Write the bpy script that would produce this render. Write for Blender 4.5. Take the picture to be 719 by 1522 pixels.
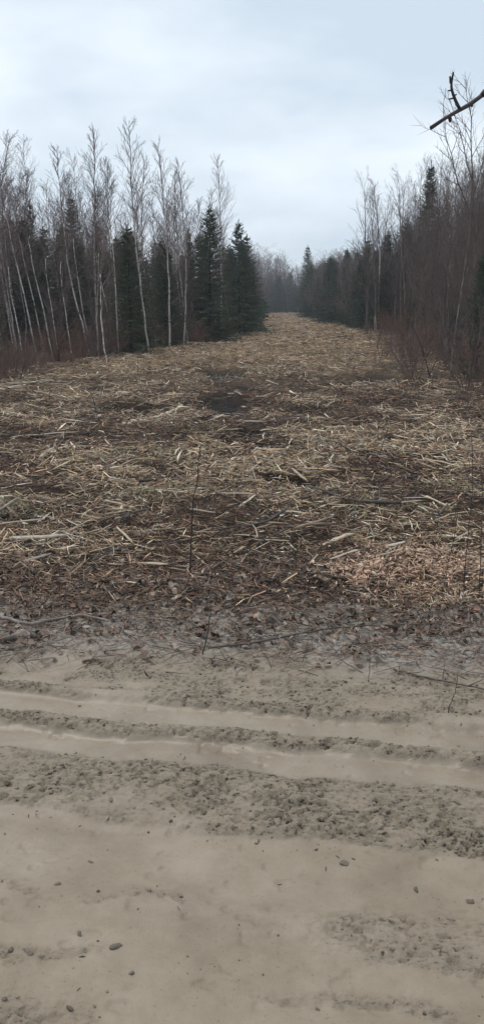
import bpy, math, random
import numpy as np
from mathutils import Vector, Matrix

random.seed(7)
R = np.random.default_rng(11)
sc = bpy.context.scene
for o in list(bpy.data.objects):
    bpy.data.objects.remove(o)

# ------------------------------------------------------------------ camera, sky, sun, exposure
CAM_H, FPX, HORIZON = 1.6, 1266.0, 452.0        # eye height, focal length in photo pixels, horizon row
PITCH = math.atan((761.0 - HORIZON) / FPX)
cam_data = bpy.data.cameras.new('camera')
cam_data.sensor_fit = 'VERTICAL'
cam_data.angle = 2 * math.atan(761.0 / FPX)
cam_data.clip_start, cam_data.clip_end = 0.05, 3000
cam = bpy.data.objects.new('camera', cam_data)
sc.collection.objects.link(cam)
cam.location = (0, 0, CAM_H)
cam.rotation_euler = (math.pi / 2 - PITCH, 0, 0)
sc.camera = cam

SUN_EL, SUN_AZ = math.radians(66), math.radians(310)     # behind thick cloud, ahead and to the left
world = bpy.data.worlds.new('World')
sc.world = world
world.use_nodes = True
wn, wl = world.node_tree.nodes, world.node_tree.links
wn.clear()
w_out = wn.new('ShaderNodeOutputWorld')
w_bg = wn.new('ShaderNodeBackground')
w_bg.inputs['Strength'].default_value = 0.1
w_sky = wn.new('ShaderNodeTexSky')
w_sky.sky_type = 'NISHITA'
w_sky.sun_disc = False
w_sky.sun_elevation, w_sky.sun_rotation = SUN_EL, SUN_AZ
w_tc = wn.new('ShaderNodeTexCoord')
w_map = wn.new('ShaderNodeMapping')
w_map.inputs['Scale'].default_value = (1.0, 1.0, 2.6)
w_map.inputs['Rotation'].default_value = (0.15, 0.2, 0.3)
w_no = wn.new('ShaderNodeTexNoise')
w_no.inputs['Scale'].default_value = 3.1
w_no.inputs['Detail'].default_value = 7
w_no.inputs['Roughness'].default_value = 0.5
w_ramp = wn.new('ShaderNodeValToRGB')
w_ramp.color_ramp.elements[0].position = 0.38
w_ramp.color_ramp.elements[0].color = (0.575, 0.67, 0.765, 1)
w_ramp.color_ramp.elements[1].position = 0.64
w_ramp.color_ramp.elements[1].color = (0.82, 0.89, 0.96, 1)
w_mul = wn.new('ShaderNodeVectorMath')
w_mul.operation = 'SCALE'
w_mul.inputs['Scale'].default_value = 10.0
w_mix = wn.new('ShaderNodeMixRGB')
w_mix.inputs['Fac'].default_value = 0.93            # closed cloud cover in front of the clear sky
wl.new(w_tc.outputs['Generated'], w_map.inputs['Vector'])
wl.new(w_map.outputs['Vector'], w_no.inputs['Vector'])
wl.new(w_no.outputs['Fac'], w_ramp.inputs['Fac'])
wl.new(w_ramp.outputs['Color'], w_mul.inputs[0])
wl.new(w_sky.outputs['Color'], w_mix.inputs['Color1'])
wl.new(w_mul.outputs['Vector'], w_mix.inputs['Color2'])
wl.new(w_mix.outputs['Color'], w_bg.inputs['Color'])
wl.new(w_bg.outputs['Background'], w_out.inputs['Surface'])

sun_data = bpy.data.lights.new('sun', 'SUN')
sun_data.energy = 1.5
sun_data.angle = math.radians(28)
sun_data.color = (1.0, 0.93, 0.83)
sun = bpy.data.objects.new('sun', sun_data)
sc.collection.objects.link(sun)
sdir = Vector((math.sin(SUN_AZ) * math.cos(SUN_EL), math.cos(SUN_AZ) * math.cos(SUN_EL), math.sin(SUN_EL)))
sun.rotation_euler = sdir.to_track_quat('Z', 'Y').to_euler()

sc.view_settings.view_transform = 'Standard'
sc.view_settings.look = 'None'
sc.view_settings.exposure = 0.25
sc.view_settings.gamma = 1.0
sc.view_settings.use_curve_mapping = False
sc.render.engine = 'CYCLES'
sc.cycles.use_denoising = True
sc.cycles.max_bounces = 6
sc.cycles.diffuse_bounces = 3
sc.cycles.glossy_bounces = 2
sc.cycles.transparent_max_bounces = 4
sc.cycles.volume_bounces = 0

# ------------------------------------------------------------------ photo pixel -> place
_f = np.array([0, math.cos(PITCH), -math.sin(PITCH)])
_u = np.array([0, math.sin(PITCH), math.cos(PITCH)])

def ray(px, py):
    return _f + np.array([1., 0, 0]) * ((px - 359.5) / FPX) + _u * ((761.0 - py) / FPX)

def G(px, py):                      # where the photo's pixel meets level ground
    d = ray(px, py)
    t = CAM_H / -d[2]
    return d[0] * t, d[1] * t

def AT(px, py, Y):                  # the point seen at that pixel, Y metres out
    d = ray(px, py)
    t = Y / d[1]
    return np.array([d[0] * t, Y, CAM_H + d[2] * t])

# ------------------------------------------------------------------ numpy noise
def _hash(ix, iy, seed):
    h = (ix.astype(np.int64) * 374761393 + iy.astype(np.int64) * 668265263 + seed * 974634777) & 0xffffffff
    h = ((h ^ (h >> 13)) * 1274126177) & 0xffffffff
    h = ((h ^ (h >> 16)) * 2246822519) & 0xffffffff
    return ((h ^ (h >> 15)) & 0xffffff) / float(0xffffff)

def vnoise(x, y, seed=0):
    ix, iy = np.floor(x), np.floor(y)
    fx, fy = x - ix, y - iy
    fx, fy = fx * fx * (3 - 2 * fx), fy * fy * (3 - 2 * fy)
    a, b = _hash(ix, iy, seed), _hash(ix + 1, iy, seed)
    c, d = _hash(ix, iy + 1, seed), _hash(ix + 1, iy + 1, seed)
    return (a + (b - a) * fx) * (1 - fy) + (c + (d - c) * fx) * fy

def fbm(x, y, seed=0, octv=4, gain=0.5):
    s, a, n = 0, 1.0, 0
    for i in range(octv):
        s = s + a * vnoise(x * 2 ** i + 17.3 * i, y * 2 ** i - 9.1 * i, seed + i)
        n += a
        a *= gain
    return s / n

def lumps(x, y, cell, seed):        # rounded clods of random size, one per cell; 0..1
    x, y = x / cell, y / cell
    ix, iy = np.floor(x), np.floor(y)
    best = np.zeros_like(x)
    for dx in (-1, 0, 1):
        for dy in (-1, 0, 1):
            jx, jy = ix + dx, iy + dy
            cx, cy = jx + _hash(jx, jy, seed), jy + _hash(jx, jy, seed + 1)
            r = 0.35 + 0.5 * _hash(jx, jy, seed + 2)
            hgt = _hash(jx, jy, seed + 3)
            d2 = ((x - cx) ** 2 + ((y - cy) * 1.15) ** 2) / (r * r)
            best = np.maximum(best, hgt * np.sqrt(np.clip(1 - d2, 0, 1)))
    return best

def sm(a, b, x):
    t = np.clip((x - a) / (b - a), 0, 1)
    return t * t * (3 - 2 * t)

def band(a, b, x, soft):
    return sm(a - soft, a + soft, x) * (1 - sm(b - soft, b + soft, x))

# ------------------------------------------------------------------ lie of the land
LEFT_EDGE = [(0, -9.0), (8, -7.5), (12, -5.6), (16.5, -4.75), (23, -4.2), (32, -2.3), (42, -0.3), (53, 0.8), (100, 2.6), (165, 4.6), (400, 9)]
RIGHT_EDGE = [(0, 7.5), (8, 5.2), (12, 4.1), (18.7, 3.7), (30, 5.2), (45, 6.8), (72, 7.0), (104, 7.4), (165, 11.0), (400, 20)]

def left_edge(y):
    return np.interp(y, [p[0] for p in LEFT_EDGE], [p[1] for p in LEFT_EDGE])

def right_edge(y):
    return np.interp(y, [p[0] for p in RIGHT_EDGE], [p[1] for p in RIGHT_EDGE])

def road_s(x, y):                   # distance across the slanting road
    k = 0.17 - 0.14 * sm(3.3, 4.7, y)
    return y + k * np.clip(x, -6, 6)

PITS = [G(335, 556) + (0.7, 1.9), G(336, 598) + (0.5, 1.7), G(552, 561) + (1.4, 1.5), G(372, 640) + (0.35, 0.6), G(350, 575) + (0.4, 0.9), G(390, 660) + (0.5, 0.35), G(200, 606) + (0.6, 0.6), G(455, 610) + (0.5, 0.6), G(440, 720) + (0.45, 0.2), G(120, 740) + (0.45, 0.2), G(250, 700) + (0.35, 0.2)]

def land(x, y):
    """height, rough (chewed mud), wet (slurry), soil (0 road .. 1 mulch), pit (dark wet hollow)"""
    x, y = np.asarray(x, float), np.asarray(y, float)
    s = road_s(x, y) + 0.09 * (fbm(x * 1.6, y * 1.6, 3, 3) - 0.5) + 0.06 * (fbm(x * 7, y * 7, 5, 3) - 0.5)
    brk = fbm(x * 2.2, y * 3.0, 21, 3)
    cut = fbm(x * 8, y * 12, 27, 4, 0.6)
    rough = 0.95 * band(2.37, 2.76, s, 0.02) * (0.55 + 0.6 * sm(0.3, 0.6, brk))
    rough = np.maximum(rough, band(2.93, 3.005, s, 0.012))
    rough = np.maximum(rough, band(3.18, 3.27, s, 0.015) * sm(0.35, 0.55, fbm(x * 1.8, y * 1.8, 23, 2) + 0.12))
    rough = np.maximum(rough, 0.85 * band(3.25, 3.70, s, 0.04) * sm(0.33, 0.52, fbm(x * 3.5, y * 5, 25, 3)))
    rough = np.maximum(rough, 0.65 * band(1.84, 2.04, s, 0.03) * sm(0.12, 0.3, x) * (1 - sm(1.1, 1.5, x)) * sm(0.3, 0.5, brk + 0.1))
    wl_ = s + 0.05 * np.sin(x * 5.1) + 0.03 * np.sin(x * 11.7 + 1)
    rough = np.maximum(rough, 0.5 * band(1.735, 1.775, wl_, 0.012) * sm(0.30, 0.5, vnoise(x * 5, y * 3, 31)))
    rough = np.maximum(rough, 0.45 * band(1.93, 1.985, wl_ + 0.06 * x, 0.012) * sm(0.45, 0.6, vnoise(x * 4, y * 3, 33)) * (1 - sm(-0.1, 0.1, x)))
    rough = np.maximum(rough, 0.8 * band(1.2, 1.6, s, 0.1) * sm(0.62, 0.72, vnoise(x * 5, y * 6, 35)))
    rough = np.where(s < 1.0, 0.6 * sm(0.45, 0.65, fbm(x * 2, y * 3, 37, 3)), rough)
    rough = rough * (0.45 + 0.55 * sm(0.36, 0.52, cut))
    litter = sm(3.55, 4.3, s)
    soil = sm(4.05, 4.7, s + 1.1 * (fbm(x * 1.5, y * 1.5, 41, 4) - 0.5))
    rut = -0.022 * band(2.74, 2.93, s, 0.045) - 0.014 * band(3.01, 3.175, s, 0.035) - 0.02 * band(2.04, 2.36, s, 0.05)
    rut = rut - 0.025 * band(0.2, 0.75, s, 0.06) - 0.02 * band(-0.9, -0.4, s, 0.06)
    ridge = 0.016 * band(2.925, 3.01, s, 0.022) + 0.016 * band(3.18, 3.26, s, 0.02) + 0.004 * band(2.4, 2.74, s, 0.05)
    on_road = 1 - litter
    h = (rut + ridge) * on_road
    wx, wy = x + 0.03 * (fbm(x * 14, y * 14, 45, 2) - 0.5), y + 0.03 * (fbm(x * 14, y * 14, 47, 2) - 0.5)
    h = h + rough * on_road * (0.005 * lumps(wx, wy, 0.036, 51) * sm(0.45, 0.6, vnoise(x * 11, y * 11, 63)) + 0.0035 * lumps(wx, wy, 0.017, 61) - 0.001
                               - 0.016 * sm(0.70, 0.80, vnoise(wx * 40, wy * 52, 49)) - 0.011 * sm(0.68, 0.78, vnoise(wx * 74, wy * 90, 69)) + 0.014 * (fbm(x * 10, y * 15, 53, 5, 0.62) - 0.5))
    smooth = (1 - rough) * on_road
    h = h + smooth * (0.010 * (fbm(x * 3, y * 5, 55, 4) - 0.5) + 0.004 * (fbm(x * 18, y * 34, 57, 3) - 0.5) - 0.006 * sm(0.72, 0.82, vnoise(x * 26, y * 30, 59)) * sm(0.45, 0.6, cut))
    lit = litter * (1 - soil)
    h = h + lit * (0.06 * (fbm(x * 5, y * 6, 71, 5, 0.6) - 0.45) + 0.022 * lumps(x, y, 0.05, 73) + 0.012 * lumps(x, y, 0.022, 75))
    # clearing: churned hummocks, softer with distance
    near = 1 - sm(14, 40, y)
    clr = soil * (0.16 * (fbm(x * 0.9, y * 0.9, 81, 3) - 0.5) * (0.35 + 0.65 * near) + 0.07 * (fbm(x * 3.3, y * 3.3, 83, 3) - 0.5) * near
                  + 0.03 * lumps(x, y, 0.13, 85) * near + 0.5 * (fbm(x * 0.07, y * 0.05, 87, 2) - 0.5) * sm(8, 30, y))
    h = h + clr
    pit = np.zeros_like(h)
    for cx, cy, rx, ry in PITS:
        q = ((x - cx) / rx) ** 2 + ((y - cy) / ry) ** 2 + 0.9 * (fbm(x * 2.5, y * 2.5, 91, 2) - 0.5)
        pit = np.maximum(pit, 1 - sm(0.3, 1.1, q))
    h = h - 0.16 * pit
    side = np.maximum(left_edge(y) - x, x - right_edge(y))
    h = h + soil * 0.25 * sm(0, 6, side) * sm(9, 14, y)
    wet = np.clip(smooth * (0.35 + 0.65 * np.maximum(band(2.74, 2.94, s, 0.02), 0.7 * band(3.01, 3.18, s, 0.02)) + 0.35 * sm(0.5, 0.6, fbm(x * 1.7, y * 2.5, 95, 3))), 0, 1)
    wet = np.maximum(wet, lit * sm(0.5, 0.62, fbm(x * 4, y * 5, 93, 2)) * 0.15)
    return h, rough * on_road, wet, soil, pit

GRIDS = []

def HZ(x, y):                       # ground height by interpolation in the height field
    for xs, ys, hh in GRIDS:
        if ys[0] <= y < ys[-1]:
            i, j = int(np.searchsorted(xs, x)) - 1, int(np.searchsorted(ys, y)) - 1
            i, j = min(max(i, 0), len(xs) - 2), min(max(j, 0), len(ys) - 2)
            u, v = (x - xs[i]) / (xs[i + 1] - xs[i]), (y - ys[j]) / (ys[j + 1] - ys[j])
            return float((hh[j, i] * (1 - u) + hh[j, i + 1] * u) * (1 - v) + (hh[j + 1, i] * (1 - u) + hh[j + 1, i + 1] * u) * v)
    return 0.0

# ------------------------------------------------------------------ mesh and object helpers
COL = sc.collection

def mesh_np(name, verts, faces, mats=(), attrs=None, color=None, smooth=False, mat_idx=None):
    """faces: list of (n, k) int arrays, k = 3 or 4"""
    me = bpy.data.meshes.new(name)
    verts = np.asarray(verts, np.float32)
    me.vertices.add(len(verts))
    me.vertices.foreach_set('co', verts.ravel())
    faces = [np.asarray(f, np.int32) for f in faces if len(f)]
    loops = np.concatenate([f.ravel() for f in faces])
    starts, off = [], 0
    for f in faces:
        starts.append(off + np.arange(len(f)) * f.shape[1])
        off += f.size
    starts = np.concatenate(starts).astype(np.int32)
    me.loops.add(len(loops))
    me.loops.foreach_set('vertex_index', loops)
    me.polygons.add(len(starts))
    me.polygons.foreach_set('loop_start', starts)
    if smooth:
        me.polygons.foreach_set('use_smooth', np.ones(len(starts), bool))
    if mat_idx is not None:
        me.polygons.foreach_set('material_index', np.asarray(mat_idx, np.int32))
    for m in mats:
        me.materials.append(m)
    for k, v in (attrs or {}).items():
        a = me.attributes.new(k, 'FLOAT', 'POINT')
        a.data.foreach_set('value', np.asarray(v, np.float32))
    if color is not None:
        a = me.color_attributes.new('piece', 'FLOAT_COLOR', 'POINT')
        c = np.ones((len(verts), 4), np.float32)
        c[:, :3] = color
        a.data.foreach_set('color', c.ravel())
    me.update(calc_edges=True)
    return me

def link(name, data=None, parent=None, loc=None, rot=None, scale=None):
    o = bpy.data.objects.new(name, data)
    COL.objects.link(o)
    if parent:
        o.parent = parent
    if loc is not None:
        o.location = loc
    if rot is not None:
        o.rotation_euler = rot
    if scale is not None:
        o.scale = scale
    return o

def tag(o, label=None, cat=None, group=None, kind=None):
    if label: o['label'] = label
    if cat: o['category'] = cat
    if group: o['group'] = group
    if kind: o['kind'] = kind
    return o

# ------------------------------------------------------------------ materials
def new_mat(name):
    m = bpy.data.materials.new(name)
    m.use_nodes = True
    nt = m.node_tree
    b = nt.nodes['Principled BSDF']
    return m, nt, b

def N(nt, typ, **kw):
    n = nt.nodes.new(typ)
    for k, v in kw.items():
        if k in n.inputs: n.inputs[k].default_value = v
        else: setattr(n, k, v)
    return n

def noise(nt, scale, detail=4, rough=0.55, coord='Object', stretch=None):
    tc = N(nt, 'ShaderNodeTexCoord')
    n = N(nt, 'ShaderNodeTexNoise')
    n.inputs['Scale'].default_value = scale
    n.inputs['Detail'].default_value = detail
    n.inputs['Roughness'].default_value = rough
    if stretch:
        mp = N(nt, 'ShaderNodeMapping')
        mp.inputs['Scale'].default_value = stretch
        nt.links.new(tc.outputs[coord], mp.inputs['Vector'])
        nt.links.new(mp.outputs['Vector'], n.inputs['Vector'])
    else:
        nt.links.new(tc.outputs[coord], n.inputs['Vector'])
    return n.outputs['Fac']

def ramp(nt, fac, stops):
    r = N(nt, 'ShaderNodeValToRGB')
    els = r.color_ramp.elements
    while len(els) < len(stops): els.new(0.5)
    for e, (p, c) in zip(els, stops):
        e.position, e.color = p, (*c, 1)
    nt.links.new(fac, r.inputs['Fac'])
    return r.outputs['Color']

def mix(nt, fac, a, b, mode='MIX'):
    m = N(nt, 'ShaderNodeMixRGB', blend_type=mode)
    for sock, v in (('Fac', fac), ('Color1', a), ('Color2', b)):
        if hasattr(v, 'is_linked'): nt.links.new(v, m.inputs[sock])
        elif isinstance(v, (int, float)): m.inputs[sock].default_value = v
        else: m.inputs[sock].default_value = (*v, 1)
    return m.outputs['Color']

def attr(nt, name, out='Fac'):
    return N(nt, 'ShaderNodeAttribute', attribute_name=name).outputs[out]

def bump(nt, b, height, dist, strength=1.0, chain=None):
    n = N(nt, 'ShaderNodeBump')
    n.inputs['Distance'].default_value = dist
    n.inputs['Strength'].default_value = strength
    nt.links.new(height, n.inputs['Height'])
    if chain is not None: nt.links.new(chain, n.inputs['Normal'])
    nt.links.new(n.outputs['Normal'], b.inputs['Normal'])
    return n.outputs['Normal']

# mud
M_MUD, nt, b = new_mat('wet_clay_mud')
c1 = ramp(nt, noise(nt, 3.0, 9, 0.68), [(0.34, (0.178, 0.138, 0.095)), (0.5, (0.226, 0.182, 0.13)), (0.66, (0.272, 0.225, 0.168))])
c2 = ramp(nt, noise(nt, 62, 5, 0.68, stretch=(0.75, 1.2, 1)), [(0.395, (0.022, 0.017, 0.013)), (0.43, (0.195, 0.156, 0.11)), (0.60, (0.255, 0.21, 0.155))])  # chewed mud: dark specks of organic soil, with shade of small holes painted in
rg = attr(nt, 'rough')
col = mix(nt, rg, c1, c2)
spk = ramp(nt, noise(nt, 85, 4, 0.75), [(0.30, (0.38, 0.35, 0.33)), (0.40, (1, 1, 1))])
col = mix(nt, 0.7, col, mix(nt, 1.0, col, spk, 'MULTIPLY'))
lit_c = ramp(nt, noise(nt, 34, 7, 0.72), [(0.40, (0.06, 0.047, 0.038)), (0.47, (0.185, 0.163, 0.138)), (0.62, (0.275, 0.25, 0.22))])
col = mix(nt, attr(nt, 'verge'), col, lit_c)
nt.links.new(col, b.inputs['Base Color'])
rr = N(nt, 'ShaderNodeMapRange')
rr.inputs['To Min'].default_value, rr.inputs['To Max'].default_value = 0.70, 0.42
nt.links.new(attr(nt, 'wet'), rr.inputs['Value'])
nt.links.new(rr.outputs['Result'], b.inputs['Roughness'])
b.inputs['Specular IOR Level'].default_value = 0.5
k = bump(nt, b, noise(nt, 120, 5, 0.6), 0.004, 0.35)
vm = N(nt, 'ShaderNodeMath', operation='MULTIPLY')
nt.links.new(noise(nt, 55, 6, 0.7), vm.inputs[0])
nt.links.new(rg, vm.inputs[1])
bump(nt, b, vm.outputs[0], 0.016, 0.9, k)

# clearing soil and forest floor
M_SOIL, nt, b = new_mat('churned_soil_and_mulch')
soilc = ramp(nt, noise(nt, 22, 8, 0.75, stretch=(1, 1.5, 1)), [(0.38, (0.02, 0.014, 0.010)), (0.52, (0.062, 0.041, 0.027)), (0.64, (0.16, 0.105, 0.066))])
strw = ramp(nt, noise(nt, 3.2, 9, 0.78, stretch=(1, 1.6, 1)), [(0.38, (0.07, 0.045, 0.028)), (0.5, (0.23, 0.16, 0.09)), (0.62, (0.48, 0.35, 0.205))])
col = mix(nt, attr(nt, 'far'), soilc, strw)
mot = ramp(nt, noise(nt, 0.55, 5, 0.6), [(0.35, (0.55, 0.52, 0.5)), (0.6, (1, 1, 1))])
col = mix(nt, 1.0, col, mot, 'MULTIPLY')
ff = ramp(nt, noise(nt, 16, 8, 0.75), [(0.38, (0.022, 0.016, 0.012)), (0.5, (0.065, 0.04, 0.027)), (0.62, (0.15, 0.095, 0.062))])
col = mix(nt, attr(nt, 'woods'), col, ff)
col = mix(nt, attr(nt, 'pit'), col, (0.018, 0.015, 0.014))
nt.links.new(col, b.inputs['Base Color'])
b.inputs['Roughness'].default_value = 0.85
b.inputs['Specular IOR Level'].default_value = 0.15
k = bump(nt, b, noise(nt, 30, 6, 0.7), 0.03, 0.8)

def piece_mat(name, rough=0.72, vary=0.35, scale=60, stretch=(1, 1, 1)):
    m, nt, b = new_mat(name)
    c = attr(nt, 'piece', 'Color')
    g = ramp(nt, noise(nt, scale, 4, 0.6, stretch=stretch), [(0.3, (1 - vary,) * 3), (0.7, (1 + vary * 0.4,) * 3)])
    nt.links.new(mix(nt, 1.0, c, g, 'MULTIPLY'), b.inputs['Base Color'])
    b.inputs['Roughness'].default_value = rough
    return m
M_PIECE = piece_mat('shredded_wood')
M_CRUMB = piece_mat('mud_crumb', 0.5, 0.3, 90)
M_LEAFM = piece_mat('dead_leaf_mass', 0.6, 0.4, 70)

def random_mat(name, stops, rough, grain=0.3, scale=70, stretch=(0.12, 1, 1), bumpd=0.002):
    m, nt, b = new_mat(name)
    rnd = N(nt, 'ShaderNodeObjectInfo').outputs['Random']
    c = ramp(nt, rnd, stops)
    g = ramp(nt, noise(nt, scale, 5, 0.65, stretch=stretch), [(0.32, (1 - grain * 1.6,) * 3), (0.68, (1 + grain * 0.35,) * 3)])
    nt.links.new(mix(nt, 1.0, c, g, 'MULTIPLY'), b.inputs['Base Color'])
    b.inputs['Roughness'].default_value = rough
    if bumpd: bump(nt, b, noise(nt, scale * 1.4, 4, stretch=stretch), bumpd, 0.8)
    return m
M_SPLINT = random_mat('fresh_splintered_wood', [(0.0, (0.46, 0.35, 0.23)), (0.3, (0.62, 0.51, 0.37)), (0.55, (0.34, 0.25, 0.165)), (0.75, (0.28, 0.23, 0.19)), (1.0, (0.72, 0.63, 0.50))], 0.65)
M_STICK = random_mat('weathered_stick_bark', [(0.0, (0.06, 0.045, 0.036)), (0.5, (0.10, 0.078, 0.062)), (1.0, (0.16, 0.13, 0.105))], 0.75, 0.45, 45)
M_CHIP = random_mat('orange_pink_wood_chip', [(0.0, (0.58, 0.36, 0.25)), (0.4, (0.68, 0.48, 0.34)), (0.7, (0.50, 0.30, 0.20)), (1.0, (0.72, 0.58, 0.43))], 0.65, 0.3, 90, (0.3, 1, 1))
M_LEAF = random_mat('dead_brown_leaf', [(0.0, (0.08, 0.046, 0.03)), (0.35, (0.16, 0.09, 0.06)), (0.7, (0.21, 0.145, 0.105)), (1.0, (0.28, 0.22, 0.175))], 0.55, 0.4, 60, (1, 1, 1), 0.0015)
M_CLOD = random_mat('clay_clod', [(0.0, (0.14, 0.116, 0.084)), (0.6, (0.19, 0.16, 0.117)), (1.0, (0.225, 0.19, 0.142))], 0.5, 0.35, 120, (1, 1, 1), 0.002)

def bark_mat(name, base, dark, scale, stretch, thr=(0.35, 0.6), rough=0.8, rnd=0.35, bumpd=0.004):
    m, nt, b = new_mat(name)
    c = ramp(nt, noise(nt, scale, 5, 0.65, stretch=stretch), [(thr[0], dark), (thr[1], base)])
    ri = N(nt, 'ShaderNodeMapRange')
    ri.inputs['To Min'].default_value, ri.inputs['To Max'].default_value = 1 - rnd, 1 + rnd * 0.3
    nt.links.new(N(nt, 'ShaderNodeObjectInfo').outputs['Random'], ri.inputs['Value'])
    nt.links.new(mix(nt, 1.0, c, ri.outputs['Result'], 'MULTIPLY'), b.inputs['Base Color'])
    b.inputs['Roughness'].default_value = rough
    if bumpd: bump(nt, b, noise(nt, scale * 2, 4, stretch=stretch), bumpd, 0.7)
    return m
M_BIRCH = bark_mat('white_birch_bark', (0.60, 0.55, 0.51), (0.07, 0.055, 0.05), 3.0, (1, 1, 2.2), (0.34, 0.50), 0.7, 0.45)
M_BTWIG = bark_mat('birch_twig', (0.20, 0.14, 0.128), (0.12, 0.084, 0.078), 6, (1, 1, 1), rnd=0.25, bumpd=0)
M_GREY = bark_mat('grey_brown_bark', (0.24, 0.205, 0.18), (0.075, 0.062, 0.055), 9, (1, 1, 0.35), rnd=0.7)
M_GTWIG = bark_mat('grey_brown_twig', (0.17, 0.122, 0.11), (0.09, 0.065, 0.06), 6, (1, 1, 1), rnd=0.3, bumpd=0)
M_SHRUB = bark_mat('red_brown_shrub_stem', (0.20, 0.112, 0.082), (0.11, 0.064, 0.05), 6, (1, 1, 1), rnd=0.4, bumpd=0)
M_STRUNK = bark_mat('spruce_bark', (0.09, 0.07, 0.058), (0.035, 0.028, 0.024), 12, (1, 1, 0.5), rnd=0.3)
M_SNAG = bark_mat('bare_splintered_wood', (0.48, 0.40, 0.30), (0.22, 0.16, 0.11), 14, (1, 1, 0.15), rnd=0.2)
M_TWIG = bark_mat('dark_wet_twig', (0.05, 0.036, 0.035), (0.022, 0.017, 0.017), 40, (1, 1, 0.4), rnd=0.25, bumpd=0.001)

M_NEEDLE, nt, b = new_mat('spruce_needles')
ri = N(nt, 'ShaderNodeObjectInfo').outputs['Random']
nd = ramp(nt, ri, [(0.0, (0.052, 0.078, 0.046)), (0.5, (0.068, 0.102, 0.055)), (1.0, (0.09, 0.12, 0.064))])
cl = ramp(nt, noise(nt, 2.2, 4, 0.6), [(0.35, (0.62, 0.62, 0.66)), (0.65, (1.25, 1.22, 1.1))])
nt.links.new(mix(nt, 1.0, nd, cl, 'MULTIPLY'), b.inputs['Base Color'])
b.inputs['Roughness'].default_value = 0.6
M_GRASS = piece_mat('grass_blade', 0.55, 0.2, 20)

# ------------------------------------------------------------------ ground and road: one height field cut along the verge
def axis(parts):
    out = [parts[0][0]]
    for a, bb, n, p in parts:
        t = np.linspace(0, 1, n + 1)[1:]
        out.extend(a + (bb - a) * t ** p)
    return np.array(out)

def patch(ys, xr):
    xs = np.concatenate([-xr[:0:-1], xr])
    X, Y = np.meshgrid(xs, ys)
    h, rough, wet, soil, pit = land(X, Y)
    GRIDS.append((xs, ys, h))
    nx, ny = len(xs), len(ys)
    i0 = (np.arange(ny - 1)[:, None] * nx + np.arange(nx - 1)[None, :])
    quads = np.stack([i0, i0 + 1, i0 + nx + 1, i0 + nx], -1).reshape(-1, 4)
    Xc, Yc = (X[:-1, :-1] + X[1:, 1:]) / 2, (Y[:-1, :-1] + Y[1:, 1:]) / 2
    sC = road_s(Xc, Yc) + 0.3 * (fbm(Xc * 1.2, Yc * 1.2, 101, 3) - 0.5)
    side = np.maximum(left_edge(Y) - X, X - right_edge(Y))
    woods = sm(-0.3, 0.9, side + 0.8 * (fbm(X * 0.6, Y * 0.6, 103, 2) - 0.5)) * sm(9, 13, Y) + (Y < -2.4)
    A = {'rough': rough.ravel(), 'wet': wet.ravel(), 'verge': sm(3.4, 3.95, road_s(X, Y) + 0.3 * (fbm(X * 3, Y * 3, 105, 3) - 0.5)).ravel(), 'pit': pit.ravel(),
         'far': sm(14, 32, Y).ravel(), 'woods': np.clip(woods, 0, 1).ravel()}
    return np.stack([X, Y, h], -1).reshape(-1, 3), quads, A, ((sC < 4.55) & (sC > -2.2)).ravel()

def sub_mesh(name, patches, keys, mat):
    Vs, Fs, As, off = [], [], {k_: [] for k_ in keys}, 0
    for P, q, A in patches:
        used, inv = np.unique(q.ravel(), return_inverse=True)
        Vs.append(P[used]); Fs.append(inv.reshape(q.shape) + off); off += len(used)
        for k_ in keys: As[k_].append(A[k_][used])
    return mesh_np(name, np.concatenate(Vs), [np.concatenate(Fs)], [mat], {k_: np.concatenate(v) for k_, v in As.items()}, smooth=True)
Y_NEAR = 6.4
P1, q1, A1, r1 = patch(axis([(-400, -8, 10, 0.35), (-8, 1.2, 45, 1), (1.2, 4.1, 500, 1), (4.1, Y_NEAR, 90, 1)]),
                       axis([(0, 1.45, 245, 1), (1.45, 4.0, 60, 1.6), (4.0, 25, 30, 1.8), (25, 430, 10, 1.6)]))
P2, q2, A2, r2 = patch(axis([(Y_NEAR, 12, 110, 1.2), (12, 30, 90, 1.2), (30, 170, 60, 1.6), (170, 450, 12, 1.3)]),
                       axis([(0, 4.0, 60, 1), (4.0, 25, 36, 1.4), (25, 430, 12, 1.6)]))
tag(link('mud_road', sub_mesh('mud_road', [(P1, q1[r1], A1)], ('rough', 'wet', 'verge'), M_MUD)), kind='structure', label='wet grey-brown clay road with tyre ruts across the foreground')
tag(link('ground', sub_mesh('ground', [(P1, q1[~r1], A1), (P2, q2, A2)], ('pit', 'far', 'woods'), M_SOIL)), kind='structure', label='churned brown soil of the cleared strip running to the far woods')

# ------------------------------------------------------------------ loose pieces in bulk
def rot_frames(yaw, pitch, roll):
    cy, sy, cp, sp, cr, sr = np.cos(yaw), np.sin(yaw), np.cos(pitch), np.sin(pitch), np.cos(roll), np.sin(roll)
    ax = np.stack([cy * cp, sy * cp, sp], -1)
    s0 = np.stack([-sy, cy, 0 * cy], -1)
    u0 = np.cross(ax, s0)
    return ax, s0 * cr[:, None] + u0 * sr[:, None], -s0 * sr[:, None] + u0 * cr[:, None]

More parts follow.
